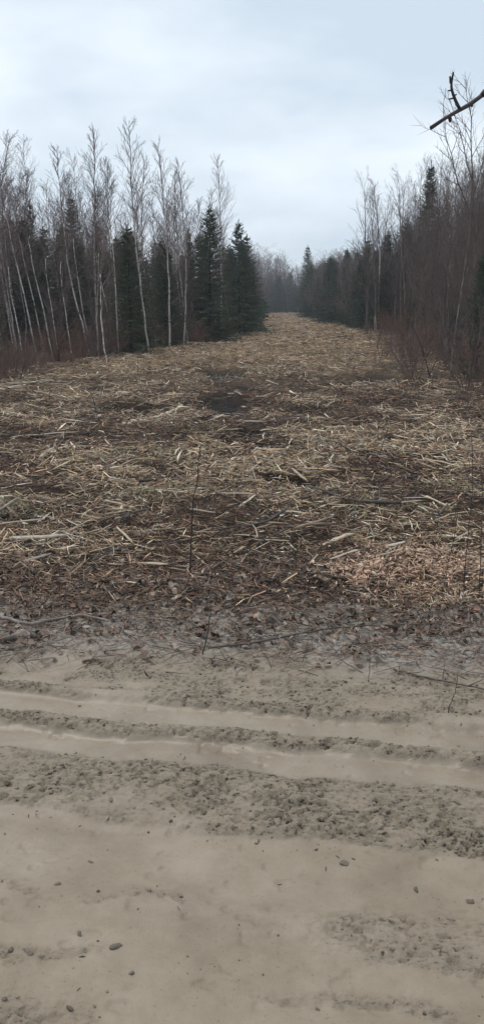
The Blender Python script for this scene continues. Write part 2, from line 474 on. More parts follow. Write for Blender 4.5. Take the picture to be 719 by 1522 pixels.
def slivers(pos, L, W, T, yaw, pitch, roll, bend, secs=3, rng=R):
    n = len(pos)
    ax, sd, up = rot_frames(yaw, pitch, roll)
    ts = np.linspace(-0.5, 0.5, secs)
    V = np.zeros((n, secs, 3, 3))
    for k_, t in enumerate(ts):
        edge = abs(t) == 0.5
        wk = W * (rng.uniform(0.12, 0.75, n) if edge else rng.uniform(0.8, 1.15, n))
        tk = T * (rng.uniform(0.3, 0.8, n) if edge else 1)
        c = pos + ax * (L * t)[:, None] + sd * (bend * L * (0.25 - t * t) + rng.normal(0, 0.12, n) * W)[:, None]
        for j, (a_, b_) in enumerate(((-1, -0.5), (1, -0.5), (0.15, 1))):
            jit = rng.uniform(-0.25, 0.25, n) * L * 0.25 * (1 if edge else 0)
            V[:, k_, j] = c + sd * (a_ * wk / 2)[:, None] + up * (b_ * tk / 2)[:, None] + ax * jit[:, None]
    f = []
    for k_ in range(secs - 1):
        for j in range(3):
            j2 = (j + 1) % 3
            f.append([k_ * 3 + j, k_ * 3 + j2, k_ * 3 + 3 + j2, k_ * 3 + 3 + j])
    e = (secs - 1) * 3
    base = (np.arange(n) * secs * 3)[:, None, None]
    F = (np.array(f)[None] + base).reshape(-1, 4)
    T3 = (np.array([[2, 1, 0], [e, e + 1, e + 2]])[None] + base).reshape(-1, 3)
    return V.reshape(-1, 3), [F, T3], secs * 3

PAL = np.array([[0.60, 0.44, 0.28], [0.42, 0.285, 0.175], [0.28, 0.205, 0.15], [0.14, 0.08, 0.053], [0.026, 0.019, 0.015], [0.86, 0.74, 0.56], [0.25, 0.122, 0.075]])

def pale(x, y):                    # where fresh shredded wood lies thickest
    g = fbm(x * 0.7, y * 0.55, 111, 3)
    lx, ly = G(70, 815)
    g2 = fbm(x * 1.9, y * 1.5, 119, 3)
    v = sm(0.44, 0.58, 0.6 * g + 0.4 * g2) * 0.85
    v = np.maximum(v, 1.15 * np.exp(-((x - lx) / 0.95) ** 2 - ((y - ly) / 0.42) ** 2))
    lx, ly = G(640, 800)
    v = np.maximum(v, 0.8 * np.exp(-((x - lx) / 0.8) ** 2 - ((y - ly) / 0.5) ** 2))
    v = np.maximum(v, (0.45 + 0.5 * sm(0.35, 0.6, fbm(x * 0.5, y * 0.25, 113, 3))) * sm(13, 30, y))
    return np.clip(v, 0, 1)

def colours(x, y, rng=R):
    p = np.clip(0.05 + 1.05 * pale(x, y), 0, 1)
    n = len(x)
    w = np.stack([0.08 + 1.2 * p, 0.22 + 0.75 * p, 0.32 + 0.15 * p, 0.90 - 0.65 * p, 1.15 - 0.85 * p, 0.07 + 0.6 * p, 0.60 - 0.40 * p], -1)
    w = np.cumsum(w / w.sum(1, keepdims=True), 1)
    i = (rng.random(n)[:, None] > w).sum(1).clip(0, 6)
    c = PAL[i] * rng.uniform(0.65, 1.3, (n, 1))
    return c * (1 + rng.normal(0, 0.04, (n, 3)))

def scatter(n, y0, y1, powr, margin, rng=R):
    """points in the clearing; powr > 1 crowds them towards y0"""
    y = y0 + (y1 - y0) * rng.random(n) ** powr
    lo = np.maximum(left_edge(y) - 0.9, -0.290 * y - margin)
    hi = np.minimum(right_edge(y) + 1.3, 0.290 * y + margin)
    return lo + (hi - lo) * rng.random(n), y

def mulch(name, label, n, y0, y1, powr, Lr, Wr, Tr, secs, lift, margin=1.3):
    x, y = scatter(n, y0, y1, powr, margin)
    hh, _, _, so, pt = land(x, y)
    keep = (R.random(n) < np.clip(so * 1.25, 0, 1)) & (R.random(n) > pt * 0.8)
    x, y, hh, pt = x[keep], y[keep], hh[keep], pt[keep]
    n = len(x)
    L = R.uniform(0, 1, n) ** 1.7 * (Lr[1] - Lr[0]) + Lr[0]
    W = R.uniform(0, 1, n) ** 2.6 * (Wr[1] - Wr[0]) + Wr[0]
    T = W * R.uniform(0.3, 0.95, n)
    z = hh + R.random(n) ** 1.5 * lift
    pitch = R.normal(0, 0.24, n) * np.clip(0.25 / L, 0.35, 1.2)
    V, F, k_ = slivers(np.stack([x, y, z], -1), L, W, T, R.uniform(0, 6.3, n), pitch, R.uniform(-1.0, 1.0, n), R.normal(0, 0.33, n), secs)
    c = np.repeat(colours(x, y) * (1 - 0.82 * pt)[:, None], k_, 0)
    tag(link(name, mesh_np(name, V, F, [M_PIECE], color=c)), label, 'wood mulch', kind='stuff')

mulch('wood_mulch', 'fine shredded wood and bark covering the near part of the clearing', 24000, 4.3, 7.6, 1.15, (0.025, 0.19), (0.003, 0.015), None, 3, 0.055)
mulch('wood_mulch', 'shredded wood and broken twigs covering the middle of the clearing', 22000, 7.4, 14.2, 1.25, (0.04, 0.30), (0.005, 0.024), None, 3, 0.08)
mulch('wood_mulch', 'small bark crumbs and bits of wood filling the near clearing', 22000, 4.3, 8.5, 1.1, (0.012, 0.07), (0.004, 0.014), None, 2, 0.03)
mulch('wood_mulch', 'short broken bits of wood filling the middle clearing', 17000, 8.3, 16, 1.2, (0.03, 0.13), (0.008, 0.026), None, 2, 0.04)
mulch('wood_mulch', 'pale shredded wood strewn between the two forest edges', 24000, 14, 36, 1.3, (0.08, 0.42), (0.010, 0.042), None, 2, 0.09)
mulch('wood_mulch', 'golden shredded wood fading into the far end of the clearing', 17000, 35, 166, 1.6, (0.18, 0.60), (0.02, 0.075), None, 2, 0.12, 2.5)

def leaves_mesh(pos, S, yaw, tilt, roll, curl, asp):
    n = len(pos)
    ax, sd, up = rot_frames(yaw, tilt, roll)
    prof = [(-0.5, 0.06, 0.0), (-0.22, 0.85, 0.3), (0.1, 0.95, 0.25), (0.5, 0.05, -0.2)]
    V = np.zeros((n, 4, 3, 3))
    for k_, (t, w, zz) in enumerate(prof):
        for j, a_ in enumerate((-1, 0, 1)):
            zc = curl * S * (zz * 0.4 + 0.35 * a_ * a_ * w) + R.normal(0, 0.03, n) * S
            V[:, k_, j] = pos + ax * (S * t)[:, None] + sd * (a_ * w * S * asp / 2)[:, None] + up * zc[:, None]
    f = []
    for k_ in range(3):
        for j in range(2):
            f.append([k_ * 3 + j, k_ * 3 + j + 1, k_ * 3 + j + 4, k_ * 3 + j + 3])
    F = (np.array(f)[None] + (np.arange(n) * 12)[:, None, None]).reshape(-1, 4)
    return V.reshape(-1, 3), F

LEAFPAL = np.array([[0.20, 0.105, 0.064], [0.13, 0.072, 0.048], [0.28, 0.19, 0.13], [0.055, 0.036, 0.028], [0.32, 0.255, 0.20], [0.22, 0.175, 0.135]])
n = 8500
x = R.uniform(-2.9, 2.9, n)
sy = 3.4 + 2.0 * R.beta(2.2, 2.0, n)
y = sy - 0.05 * x
hh = land(x, y)[0]
keep = R.random(n) < 0.12 + sm(3.6, 4.2, sy)
x, y, hh = x[keep], y[keep], hh[keep]
n = len(x)
V, F = leaves_mesh(np.stack([x, y, hh + R.random(n) * 0.025 + 0.004], -1), 0.014 + 0.036 * R.random(n) ** 1.4, R.uniform(0, 6.3, n), R.normal(0, 0.45, n), R.normal(0, 0.6, n), R.normal(0.3, 0.6, n), R.uniform(0.3, 0.8, n))
c = np.repeat(LEAFPAL[R.integers(0, 6, n)] * R.uniform(0.7, 1.25, (n, 1)), 12, 0)
tag(link('leaf_litter', mesh_np('leaf_litter', V, [F], [M_LEAFM], color=c)), 'sodden brown leaf litter along the verge of the mud road', 'leaf litter', kind='stuff')

# thin twigs and stalks mixed into the litter
n = 9500
x = R.uniform(-2.9, 2.9, n)
sy = 3.45 + 2.1 * R.beta(2.0, 1.9, n)
y = sy - 0.05 * x
hh = land(x, y)[0]
V, F, k_ = slivers(np.stack([x, y, hh + R.random(n) * 0.02 + 0.003], -1), R.uniform(0.04, 0.26, n), R.uniform(0.002, 0.006, n), R.uniform(0.002, 0.004, n), R.uniform(0, 6.3, n), R.normal(0, 0.1, n), R.uniform(-1, 1, n), R.normal(0, 0.2, n), 4)
c = np.repeat(np.array([[0.17, 0.118, 0.086]]) * R.uniform(0.2, 2.4, (n, 1)), k_, 0)
tag(link('twig_litter', mesh_np('twig_litter', V, F, [M_PIECE], color=c)), 'thin dark twigs and stalks tangled in the leaf litter on the verge', 'twig litter', kind='stuff')

# bits of stalk and bark trodden into the road
n = 420
x = R.uniform(-2.0, 2.0, n)
y = 1.25 + 2.5 * R.random(n) ** 0.7
keep = fbm(x * 2, y * 2, 131, 3) > 0.46
x, y, n = x[keep], y[keep], int(keep.sum())
V, F, k_ = slivers(np.stack([x, y, land(x, y)[0] + 0.001], -1), 0.006 + 0.03 * R.random(n) ** 3, R.uniform(0.002, 0.005, n), R.uniform(0.002, 0.004, n), R.uniform(0, 6.3, n), R.normal(0, 0.1, n), R.uniform(-1, 1, n), R.normal(0, 0.3, n), 3)
c = np.repeat(np.array([[0.07, 0.052, 0.04]]) * R.uniform(0.4, 2.0, (n, 1)), k_, 0)
tag(link('road_bits', mesh_np('road_bits', V, F, [M_PIECE], color=c)), 'tiny dark bits of stalk and bark trodden into the mud road', 'litter', kind='stuff')

# mud crumbs on the chewed strips of the road
def blob(seed, sub=1):
    import bmesh
    bm = bmesh.new()
    bmesh.ops.create_icosphere(bm, subdivisions=sub, radius=1)
    rg_ = np.random.default_rng(seed)
    o_ = rg_.uniform(-10, 10, 3)
    for v in bm.verts:
        d = 0.72 + 0.5 * vnoise(np.array([v.co.x * 1.9 + o_[0] + v.co.z]), np.array([v.co.y * 1.9 + o_[1] - v.co.z * 1.3]), seed)[0] + rg_.normal(0, 0.05)
        v.co *= d + (0.42 * (rg_.random() - 0.5) if sub > 1 else 0)
    vs = np.array([v.co[:] for v in bm.verts])
    fs = np.array([[v.index for v in f.verts] for f in bm.faces])
    bm.free()
    return vs, fs
BL = [blob(s_) for s_ in range(6)]
n = 30000
x = R.uniform(-2.0, 2.0, n)
y = R.uniform(1.25, 3.9, n)
hh, rg_, wt, so, _ = land(x, y)
keep = R.random(n) < np.clip(rg_ ** 1.3 * 0.4 + 0.006, 0, 1)
x, y, hh, n = x[keep], y[keep], hh[keep], int(keep.sum())
S = 0.0016 + 0.0065 * R.random(n) ** 3.5
Vs, Fs, Cs, off = [], [], [], 0
vi = R.integers(0, 6, n)
for q in range(6):
    ii = np.where(vi == q)[0]
    vs, fs = BL[q]
    a_ = R.uniform(0, 6.3, len(ii))
    ca, sa = np.cos(a_)[:, None], np.sin(a_)[:, None]
    st = R.uniform(0.7, 1.5, (len(ii), 1))
    vx = (vs[None, :, 0] * ca * st - vs[None, :, 1] * sa) * S[ii, None] + x[ii, None]
    vy = (vs[None, :, 0] * sa * st + vs[None, :, 1] * ca) * S[ii, None] + y[ii, None]
    vz = vs[None, :, 2] * 0.75 * S[ii, None] + hh[ii, None] + S[ii, None] * 0.15
    Vs.append(np.stack([vx, vy, vz], -1).reshape(-1, 3))
    Fs.append((fs[None] + (np.arange(len(ii)) * len(vs))[:, None, None] + off).reshape(-1, 3))
    Cs.append(np.repeat(np.array([[0.165, 0.137, 0.10]]) * R.uniform(0.3, 1.3, (len(ii), 1)), len(vs), 0))
    off += len(ii) * len(vs)
tag(link('mud_crumbs', mesh_np('mud_crumbs', np.concatenate(Vs), [np.concatenate(Fs)], [M_CRUMB], color=np.concatenate(Cs), smooth=True)), 'small wet mud crumbs along the chewed strips between the ruts', 'mud crumbs', kind='stuff')

# ------------------------------------------------------------------ tubes for stems, trunks, twigs
def tube(pts, rad, sides=6, cap=True):
    pts = np.asarray(pts, float)
    n = len(pts)
    tan = np.gradient(pts, axis=0)
    tan /= np.linalg.norm(tan, axis=1, keepdims=True) + 1e-9
    ref = np.array([0.0, 1.0, 0.0]) if abs(tan[0, 1]) < 0.8 else np.array([1.0, 0, 0])
    a_ = np.cross(tan, ref)
    a_ /= np.linalg.norm(a_, axis=1, keepdims=True) + 1e-9
    b_ = np.cross(tan, a_)
    th = np.linspace(0, 2 * math.pi, sides, endpoint=False)
    V = (pts[:, None] + (a_[:, None] * np.cos(th)[None, :, None] + b_[:, None] * np.sin(th)[None, :, None]) * np.asarray(rad)[:, None, None]).reshape(-1, 3)
    i_ = np.arange(n - 1)[:, None] * sides + np.arange(sides)[None]
    j_ = np.arange(n - 1)[:, None] * sides + (np.arange(sides)[None] + 1) % sides
    F = np.stack([i_, j_, j_ + sides, i_ + sides], -1).reshape(-1, 4)
    T_ = np.zeros((0, 3), int)
    if cap:
        V = np.concatenate([V, pts[[0, -1]]])
        k0, k1, e = len(V) - 2, len(V) - 1, (n - 1) * sides
        T_ = np.array([[k0, (j + 1) % sides, j] for j in range(sides)] + [[k1, e + j, e + (j + 1) % sides] for j in range(sides)])
    return V, F, T_

def join(parts):
    Vs, Fq, Ft, off = [], [], [], 0
    for V, F, T_ in parts:
        Vs.append(V)
        if len(F): Fq.append(F + off)
        if len(T_): Ft.append(T_ + off)
        off += len(V)
    out = []
    if Fq: out.append(np.concatenate(Fq))
    if Ft: out.append(np.concatenate(Ft))
    return np.concatenate(Vs), out

def segs_mesh(name, segs, mat):
    """independent three-sided frusta: rows p0, p1, r0, r1"""
    S_ = np.array(segs)
    p0, p1, r0, r1 = S_[:, 0:3], S_[:, 3:6], S_[:, 6], S_[:, 7]
    d = p1 - p0
    d /= np.linalg.norm(d, axis=1, keepdims=True) + 1e-9
    ref = np.where(np.abs(d[:, 2:3]) < 0.9, np.array([[0, 0, 1.0]]), np.array([[1.0, 0, 0]]))
    a_ = np.cross(d, ref)
    a_ /= np.linalg.norm(a_, axis=1, keepdims=True)
    b_ = np.cross(d, a_)
    n = len(S_)
    V = np.zeros((n, 2, 3, 3))
    for k_ in range(3):
        o_ = a_ * math.cos(2.094 * k_) + b_ * math.sin(2.094 * k_)
        V[:, 0, k_] = p0 + o_ * r0[:, None]
        V[:, 1, k_] = p1 + o_ * r1[:, None]
    f = np.array([[0, 1, 4, 3], [1, 2, 5, 4], [2, 0, 3, 5]])
    F = (f[None] + (np.arange(n) * 6)[:, None, None]).reshape(-1, 4)
    return mesh_np(name, V.reshape(-1, 3), [F], [mat])

def vrot(d, ang, rg_):
    """a direction ang away from d, at a random azimuth"""
    d = Vector(d).normalized()
    p = d.orthogonal().normalized()
    p.rotate(Matrix.Rotation(rg_.uniform(0, 6.283), 3, d))
    return (d * math.cos(ang) + p * math.sin(ang)).normalized()

TWIG = 0.0026
def grow(segs, p, d, length, r, level, rg_, spec):
    """one limb with its twigs; spec[level] = (segments, children, child angle, child length ratio, upward pull, wobble)"""
    ns, nch, ang, ratio, pull, wob = spec[level]
    p = Vector(p); d = Vector(d).normalized()
    pts = [p.copy()]
    for i in range(ns):
        d = (d + Vector((rg_.normal(0, wob), rg_.normal(0, wob), rg_.normal(0, wob) + pull))).normalized()
        q = p + d * (length / ns)
        r1 = r * (1 - 0.75 * (i + 1) / ns)
        segs.append((*p, *q, max(r * (1 - 0.75 * i / ns), TWIG), max(r1, TWIG * 0.8)))
        p = q
        pts.append(p.copy())
    if level + 1 < len(spec):
        for j in range(nch):
            t = (0.2 + 0.8 * (j + rg_.random()) / nch) * ns
            i = min(int(t), ns - 1)
            base = pts[i].lerp(pts[i + 1], t - i)
            dd = (pts[i + 1] - pts[i]).normalized()
            grow(segs, base, vrot(dd, ang * rg_.uniform(0.7, 1.3), rg_), length * ratio * rg_.uniform(0.55, 1.15) * (1.15 - 0.5 * t / ns), r * 0.5, level + 1, rg_, spec)

def resample(pl, n):
    pl = np.asarray(pl, float)
    t = np.concatenate([[0], np.cumsum(np.linalg.norm(np.diff(pl, axis=0), axis=1))])
    u = np.linspace(0, t[-1], n)
    out = np.stack([np.interp(u, t, pl[:, k_]) for k_ in range(3)], -1)
    for _ in range(2):
        out[1:-1] = 0.25 * out[:-2] + 0.5 * out[1:-1] + 0.25 * out[2:]
    return out

def birch_meshes(poly, r0, seed, nb=44, bare=0.36, wid=1.35):
    """white trunk along a polyline; steep thin twiggy branches above"""
    rg_ = np.random.default_rng(seed)
    r0 = r0 * 0.57
    nb = int(nb * rg_.uniform(1.05, 1.4))
    pts = resample(poly, 18)
    H = pts[-1, 2] - pts[0, 2]
    pts[1:-1, :2] += rg_.normal(0, 0.012, (16, 2))
    rad = r0 * (1 - np.linspace(0, 1, 18)) ** 0.75 + 0.004
    rad[0] *= 1.35
    split = 11
    tv = tube(pts[:split + 1], rad[:split + 1], 7)
    V, F = join([tv])
    trunk = mesh_np('trunk', V, F, [M_BIRCH], smooth=True)
    segs = []
    for i in range(split, 17):
        segs.append((*pts[i], *pts[i + 1], rad[i], rad[i + 1]))
    spec = [(4, 6, 0.48, 0.46, 0.06, 0.06), (2, 3, 0.45, 0.55, 0.05, 0.08), (1, 0, 0, 0, 0.03, 0.08)]
    for j in range(nb):
        t = bare + (0.985 - bare) * ((j + rg_.random()) / nb) ** 0.9
        k_ = min(int(t * 17), 16)
        p = pts[k_] + (pts[k_ + 1] - pts[k_]) * (t * 17 - k_)
        d = vrot(pts[k_ + 1] - pts[k_], rg_.uniform(0.3, 0.95), rg_)
        taper = min(1.0, 0.3 + 1.1 * (t - bare) / 0.35) * (1.0 - 0.78 * max(0, (t - 0.55) / 0.45))
        grow(segs, p, d, wid * H / 8 * taper * rg_.uniform(0.7, 1.25), 0.0085, 0, rg_, spec)
    for j in range(7):                                   # dead stubs low on the trunk
        t = rg_.uniform(0.12, bare)
        k_ = int(t * 17)
        d = vrot(pts[k_ + 1] - pts[k_], rg_.uniform(0.9, 1.4), rg_)
        grow(segs, pts[k_], d, rg_.uniform(0.2, 0.6), 0.006, 1, rg_, spec)
    return trunk, segs_mesh('crown', segs, M_BTWIG)

def bare_meshes(H, r0, seed, nb=22, bare=0.2, ang=0.75, ratio=0.42, lean=0.05, spread=0.07, mat=None, tmat=None, poly=None):
    """dark leafless broadleaf with forking limbs"""
    rg_ = np.random.default_rng(seed)
    if poly is None:
        n = 7
        poly = [np.array([0.0, 0, -0.08])]
        a_ = np.array([rg_.normal(0, lean), rg_.normal(0, lean)])
        for i in range(1, n):
            a_ = a_ + rg_.normal(0, lean * 0.6, 2)
            poly.append(poly[-1] + np.array([a_[0] * H / n, a_[1] * H / n, H / (n - 1)]))
    pts = resample(poly, 14)
    rad = r0 * (1 - np.linspace(0, 1, 14) * 0.93) ** 0.9
    rad[0] *= 1.4
    V, F = join([tube(pts, rad, 7)])
    trunk = mesh_np('trunk', V, F, [mat or M_GREY], smooth=True)
    segs = []
    spec = [(5, 6, 0.62, 0.45, 0.07, 0.10), (4, 5, 0.6, 0.48, 0.05, 0.12), (2, 0, 0, 0, 0.03, 0.1)]
    for j in range(nb):
        t = bare + (0.97 - bare) * (j + rg_.random()) / nb
        k_ = min(int(t * 13), 12)
        p = pts[k_] + (pts[k_ + 1] - pts[k_]) * (t * 13 - k_)
        d = vrot(pts[k_ + 1] - pts[k_], ang * rg_.uniform(0.6, 1.25), rg_)
        grow(segs, p, d, H * ratio * (1 - 0.62 * t) * rg_.uniform(0.6, 1.2), max(0.007, rad[k_] * 0.5), 0, rg_, spec)
    return trunk, segs_mesh('crown', segs, tmat or M_GTWIG)

def spruce_meshes(H, base_r, seed, low=0.06, dens=1.0):
    rg_ = np.random.default_rng(seed)
    pts = np.stack([np.cumsum(rg_.normal(0, 0.006, 12)), np.cumsum(rg_.normal(0, 0.006, 12)), np.linspace(-0.08, H, 12)], -1)
    rad = 0.011 * H * (1 - np.linspace(0, 1, 12)) + 0.006
    V, F = join([tube(pts, rad, 7)])
    trunk = mesh_np('trunk', V, F, [M_STRUNK], smooth=True)
    vs = []
    z = low * H
    def shoot(p, d, ln, w):
        d = Vector(d).normalized()
        s1 = d.cross(Vector((0, 0, 1)))
        s1 = s1.normalized() if s1.length > 1e-3 else Vector((1, 0, 0))
        s2 = d.cross(s1)
        for s_ in (s1, s2 * 0.7):
            vs.extend([p - s_ * w * 0.25, p + d * ln * 0.45 - s_ * w * 0.5, p + d * ln, p + d * ln * 0.45 + s_ * w * 0.5])
    while z < H * 0.985:
        t = z / H
        nbr = int(round(rg_.uniform(5.5, 8) * dens)) if t < 0.9 else 4
        L0 = base_r * (1 - t) ** 0.82 * (0.78 + 0.22 * sm(0, 0.12, np.array(t)).item()) + 0.07
        a0 = rg_.uniform(0, 6.3)
        for j in range(nbr):
            az = a0 + 6.283 * j / nbr + rg_.normal(0, 0.22)
            L = L0 * rg_.uniform(0.55, 1.22)
            el = (-0.28 + 0.85 * t ** 1.5) + rg_.normal(0, 0.09)
            p = Vector((pts[min(int(t * 11), 11)][0], pts[min(int(t * 11), 11)][1], z + rg_.normal(0, 0.03)))
            d = Vector((math.cos(az) * math.cos(el), math.sin(az) * math.cos(el), math.sin(el)))
            ns = max(3, int(L / 0.11))
            sidev = Vector((-math.sin(az), math.cos(az), 0))
            for i in range(ns):
                f_ = (i + 0.5) / ns
                q = p + d * (L * f_) + Vector((0, 0, (0.16 * f_ * f_ - 0.04 * f_) * L))
                if f_ < 0.12 and L > 0.6: continue
                sl = (0.10 + 0.34 * L * (1 - f_ * 0.72) * 0.55) * rg_.uniform(0.7, 1.25)
                for sg in (-1, 1):
                    dd = d * rg_.uniform(0.5, 0.9) + sidev * sg * rg_.uniform(0.7, 1.1) + Vector((0, 0, rg_.uniform(-0.42, 0.12)))
                    shoot(q, dd, sl, 0.055 + 0.03 * rg_.random())
                if rg_.random() < 0.5:
                    shoot(q, d + Vector((rg_.normal(0, .2), rg_.normal(0, .2), rg_.uniform(-0.7, 0.6))), sl * 0.8, 0.06)
            shoot(p + d * (L * 0.9) + Vector((0, 0, 0.12 * L)), d + Vector((0, 0, 0.25)), 0.16, 0.05)
        z += (0.20 - 0.09 * t) * rg_.uniform(0.75, 1.25) * H / 6.5
    for j in range(5):
        shoot(Vector((pts[-1][0], pts[-1][1], H - 0.10 * j)), Vector((rg_.normal(0, .15), rg_.normal(0, .15), 1)), 0.28, 0.05)
    V = np.array([v[:] for v in vs])
    F = np.arange(len(V)).reshape(-1, 4)
    return trunk, mesh_np('crown', V, [F], [M_NEEDLE])

def shrub_mesh(H, seed, stems=13, spread=0.5, mat=None):
    rg_ = np.random.default_rng(seed)
    segs = []
    spec = [(5, 5, 0.45, 0.45, 0.04, 0.07), (3, 2, 0.4, 0.5, 0.04, 0.09), (2, 0, 0, 0, 0.02, 0.08)]
    for j in range(stems):
        a_ = rg_.uniform(0, 6.3)
        o_ = rg_.uniform(0, 0.14)
        d = Vector((math.cos(a_) * spread * rg_.uniform(0.1, 1), math.sin(a_) * spread * rg_.uniform(0.1, 1), 1))
        grow(segs, (math.cos(a_) * o_, math.sin(a_) * o_, -0.06), d, H * rg_.uniform(0.55, 1.1), 0.0075, 0, rg_, spec)
    return segs_mesh('shrub', segs, mat or M_SHRUB)

# ------------------------------------------------------------------ trees
def tree(name, meshes, loc, rz, s_, label, cat, group=None, lean=(0, 0)):
    e = link(name, None, None, loc, (lean[0], lean[1], rz), (s_, s_, s_) if np.isscalar(s_) else s_)
    link('trunk', meshes[0], e)
    link('crown', meshes[1], e)
    return tag(e, label, cat, group)

def stand(px, py):
    x_, y_ = G(px, py)
    return x_, y_, HZ(x_, y_)

def traced(pix, Y, jig, seed):
    """polyline through photo pixels, all about Y metres out, relative to its base"""
    rg_ = np.random.default_rng(seed)
    pl = np.array([AT(a_, b_, Y) for a_, b_ in pix])
    pl[:, 1] += np.linspace(0, 1, len(pl)) * rg_.uniform(-jig, jig)
    base = pl[0].copy()
    base[2] = HZ(base[0], base[1])
    rel = pl - base
    rel[0, 2] = -0.08
    return base, rel

# front-row birches of the left stand, traced one by one (base first)
BIRCHES = [
    ([(33, 521), (22, 455), (9, 390), (2, 300), (-8, 235)], 0.045, 'white birch leaning left at the frame edge, nearest the left border'),
    ([(46, 505), (30, 420), (14, 340), (6, 280), (1, 232)], 0.055, 'straight pale birch leaning left, second from the left border'),
    ([(66, 500), (58, 400), (45, 320), (40, 260), (36, 205)], 0.05, 'tall thin-topped birch behind the red-brown shrubs, third from the left border'),
    ([(134, 529), (118, 465), (104, 425), (95, 365), (88, 297), (79, 213)], 0.050, 'birch with a bent trunk leaning left, in front of the dark spruces'),
    ([(139, 525), (124, 470), (113, 395), (104, 320), (100, 255)], 0.035, 'thin birch just right of the bent birch, leaning the same way'),
    ([(147, 528), (142, 455), (138, 380), (138, 303), (137, 250), (133, 184)], 0.062, 'tallest white birch of the left stand, upright with a forked foot'),
    ([(160, 540), (152, 500), (146, 450), (146, 400), (150, 330)], 0.032, 'short side stem standing beside the tallest white birch'),
    ([(133, 498), (126, 400), (116, 320), (112, 250), (106, 230)], 0.04, 'slender birch passing in front of the dark spruce top'),
    ([(181, 515), (172, 440), (160, 360), (158, 300), (156, 235)], 0.04, 'slim birch between the tallest birch and the one with the high spire'),
    ([(221, 527), (216, 470), (205, 390), (198, 310), (195, 240), (194, 183)], 0.055, 'tall birch with a high spire top in the middle of the left stand'),
    ([(230, 502), (222, 450), (212, 390), (210, 320), (213, 230)], 0.055, 'stout pale birch close behind the spire-topped birch'),
    ([(252, 520), (252, 450), (249, 370), (243, 300), (235, 213)], 0.052, 'upright birch with a straight grey-white trunk left of the slim vertical one'),
    ([(273, 516), (276, 450), (277, 370), (270, 300), (265, 240)], 0.042, 'slim vertical birch standing alone before the purple-brown thicket'),
    ([(329, 504), (329, 440), (329, 390), (327, 310), (323, 232)], 0.058, 'birch rising between the two green spruces at the stand corner'),
    ([(322, 500), (320, 470), (322, 430), (312, 340), (316, 285)], 0.035, 'small birch stem leaning beside the corner birch'),
]
for k_, (pix, r0, lab) in enumerate(BIRCHES):
    Yb = G(*pix[0])[1]
    base, rel = traced(pix, Yb, 0.8, 200 + k_)
    ms = birch_meshes(rel, r0, 300 + k_, nb=44 if rel[-1, 2] > 5 else 20)
    tree('birch_tree', ms, base, 0, 1, lab, 'birch tree', 'front row of birches on the left')

BV = []
for k_ in range(7):
    rg_ = np.random.default_rng(400 + k_)
    Hb = 7.6
    lx = rg_.uniform(-0.9, 0.25)
    pl = [(0, 0, -0.1), (lx * 0.35, rg_.normal(0, .1), Hb * .25), (lx * 0.75, rg_.normal(0, .15), Hb * .5), (lx * 0.95 + rg_.normal(0, .1), rg_.normal(0, .2), Hb * .75), (lx + rg_.normal(0, .15), rg_.normal(0, .25), Hb)]
    BV.append(birch_meshes(np.array(pl), rg_.uniform(0.035, 0.05), 420 + k_, nb=48))
SV = [spruce_meshes(6.5, r_, 500 + k_, l_) for k_, (r_, l_) in enumerate([(1.25, 0.03), (1.0, 0.05), (1.45, 0.02), (0.85, 0.08), (1.15, 0.04)])]
DV = [bare_meshes(7.5, 0.045, 600 + k_, nb=36, bare=0.12, ang=0.5, ratio=0.34, lean=0.05) for k_ in range(6)]

def tip_scale(px_tip, py_tip, Yd, H):
    return (AT(px_tip, py_tip, Yd)[2]) / H

# spruces that can be picked out in the left stand
SPRUCES = [
    (312, 506, 310, 0, 'tall pointed dark spruce at the corner of the left stand', 1.3),
    (356, 497, 331, 2, 'broad green spruce at the clearing end of the left stand', 1.2),
    (115, 508, 293, 3, 'dark spruce whose top stands out among the birch crowns', 1.1),
    (56, 506, 303, 1, 'narrow dark spruce behind the birches near the left border', 0.8),
    (150, 505, 335, 4, 'bushy green spruce behind the tallest birch', 1.15),
    (18, 508, 340, 1, 'low dark spruce nearest the left border', 1.1),
    (243, 503, 352, 0, 'green spruce between the upright birches right of the spire', 1.0),
    (283, 503, 345, 3, 'slim dark spruce left of the tall pointed corner spruce', 1.0),
    (200, 506, 355, 2, 'wide dark spruce behind the spire-topped birch', 1.0),
    (72, 522, 400, 4, 'low bushy spruce in front of the left birches', 1.1),
    (375, 490, 395, 4, 'small green spruce tucked behind the broad corner spruce', 1.0),
    (366, 493, 352, 1, 'second spruce crown right behind the broad corner spruce', 1.4),
]
for px, pb, pt_, v, lab, wd in SPRUCES:
    x_, y_, z_ = stand(px, pb)
    s_ = (AT(px, pt_, y_)[2] - z_) / 6.5
    tree('spruce_tree', SV[v], (x_, y_, z_), random.uniform(0, 6.3), (s_ * wd, s_ * wd, s_), lab, 'spruce tree', 'spruces of the left stand')

def free_spot(x_, y_, pts, dmin):
    return all((x_ - a_) ** 2 + (y_ - b_) ** 2 > dmin * dmin for a_, b_ in pts)

def column(x_, y_):                 # photo column of a point on the ground
    return 359.5 + FPX * x_ / (y_ * math.cos(PITCH) + CAM_H * math.sin(PITCH))

def beside(x_, y_, marks):
    c_ = column(x_, y_)
    m_ = min(marks, key=lambda q: abs(q[0] - c_))
    return ('left of ' if c_ < m_[0] else 'right of ') + m_[1]

LMARK = [(-25, 'the left picture border'), (25, 'the leftmost leaning birch'), (110, 'the bent birch'), (142, 'the tallest birch'), (205, 'the spire-topped birch'), (250, 'the upright grey-white birch'), (275, 'the slim vertical birch'), (314, 'the pointed corner spruce'), (350, 'the broad corner spruce')]

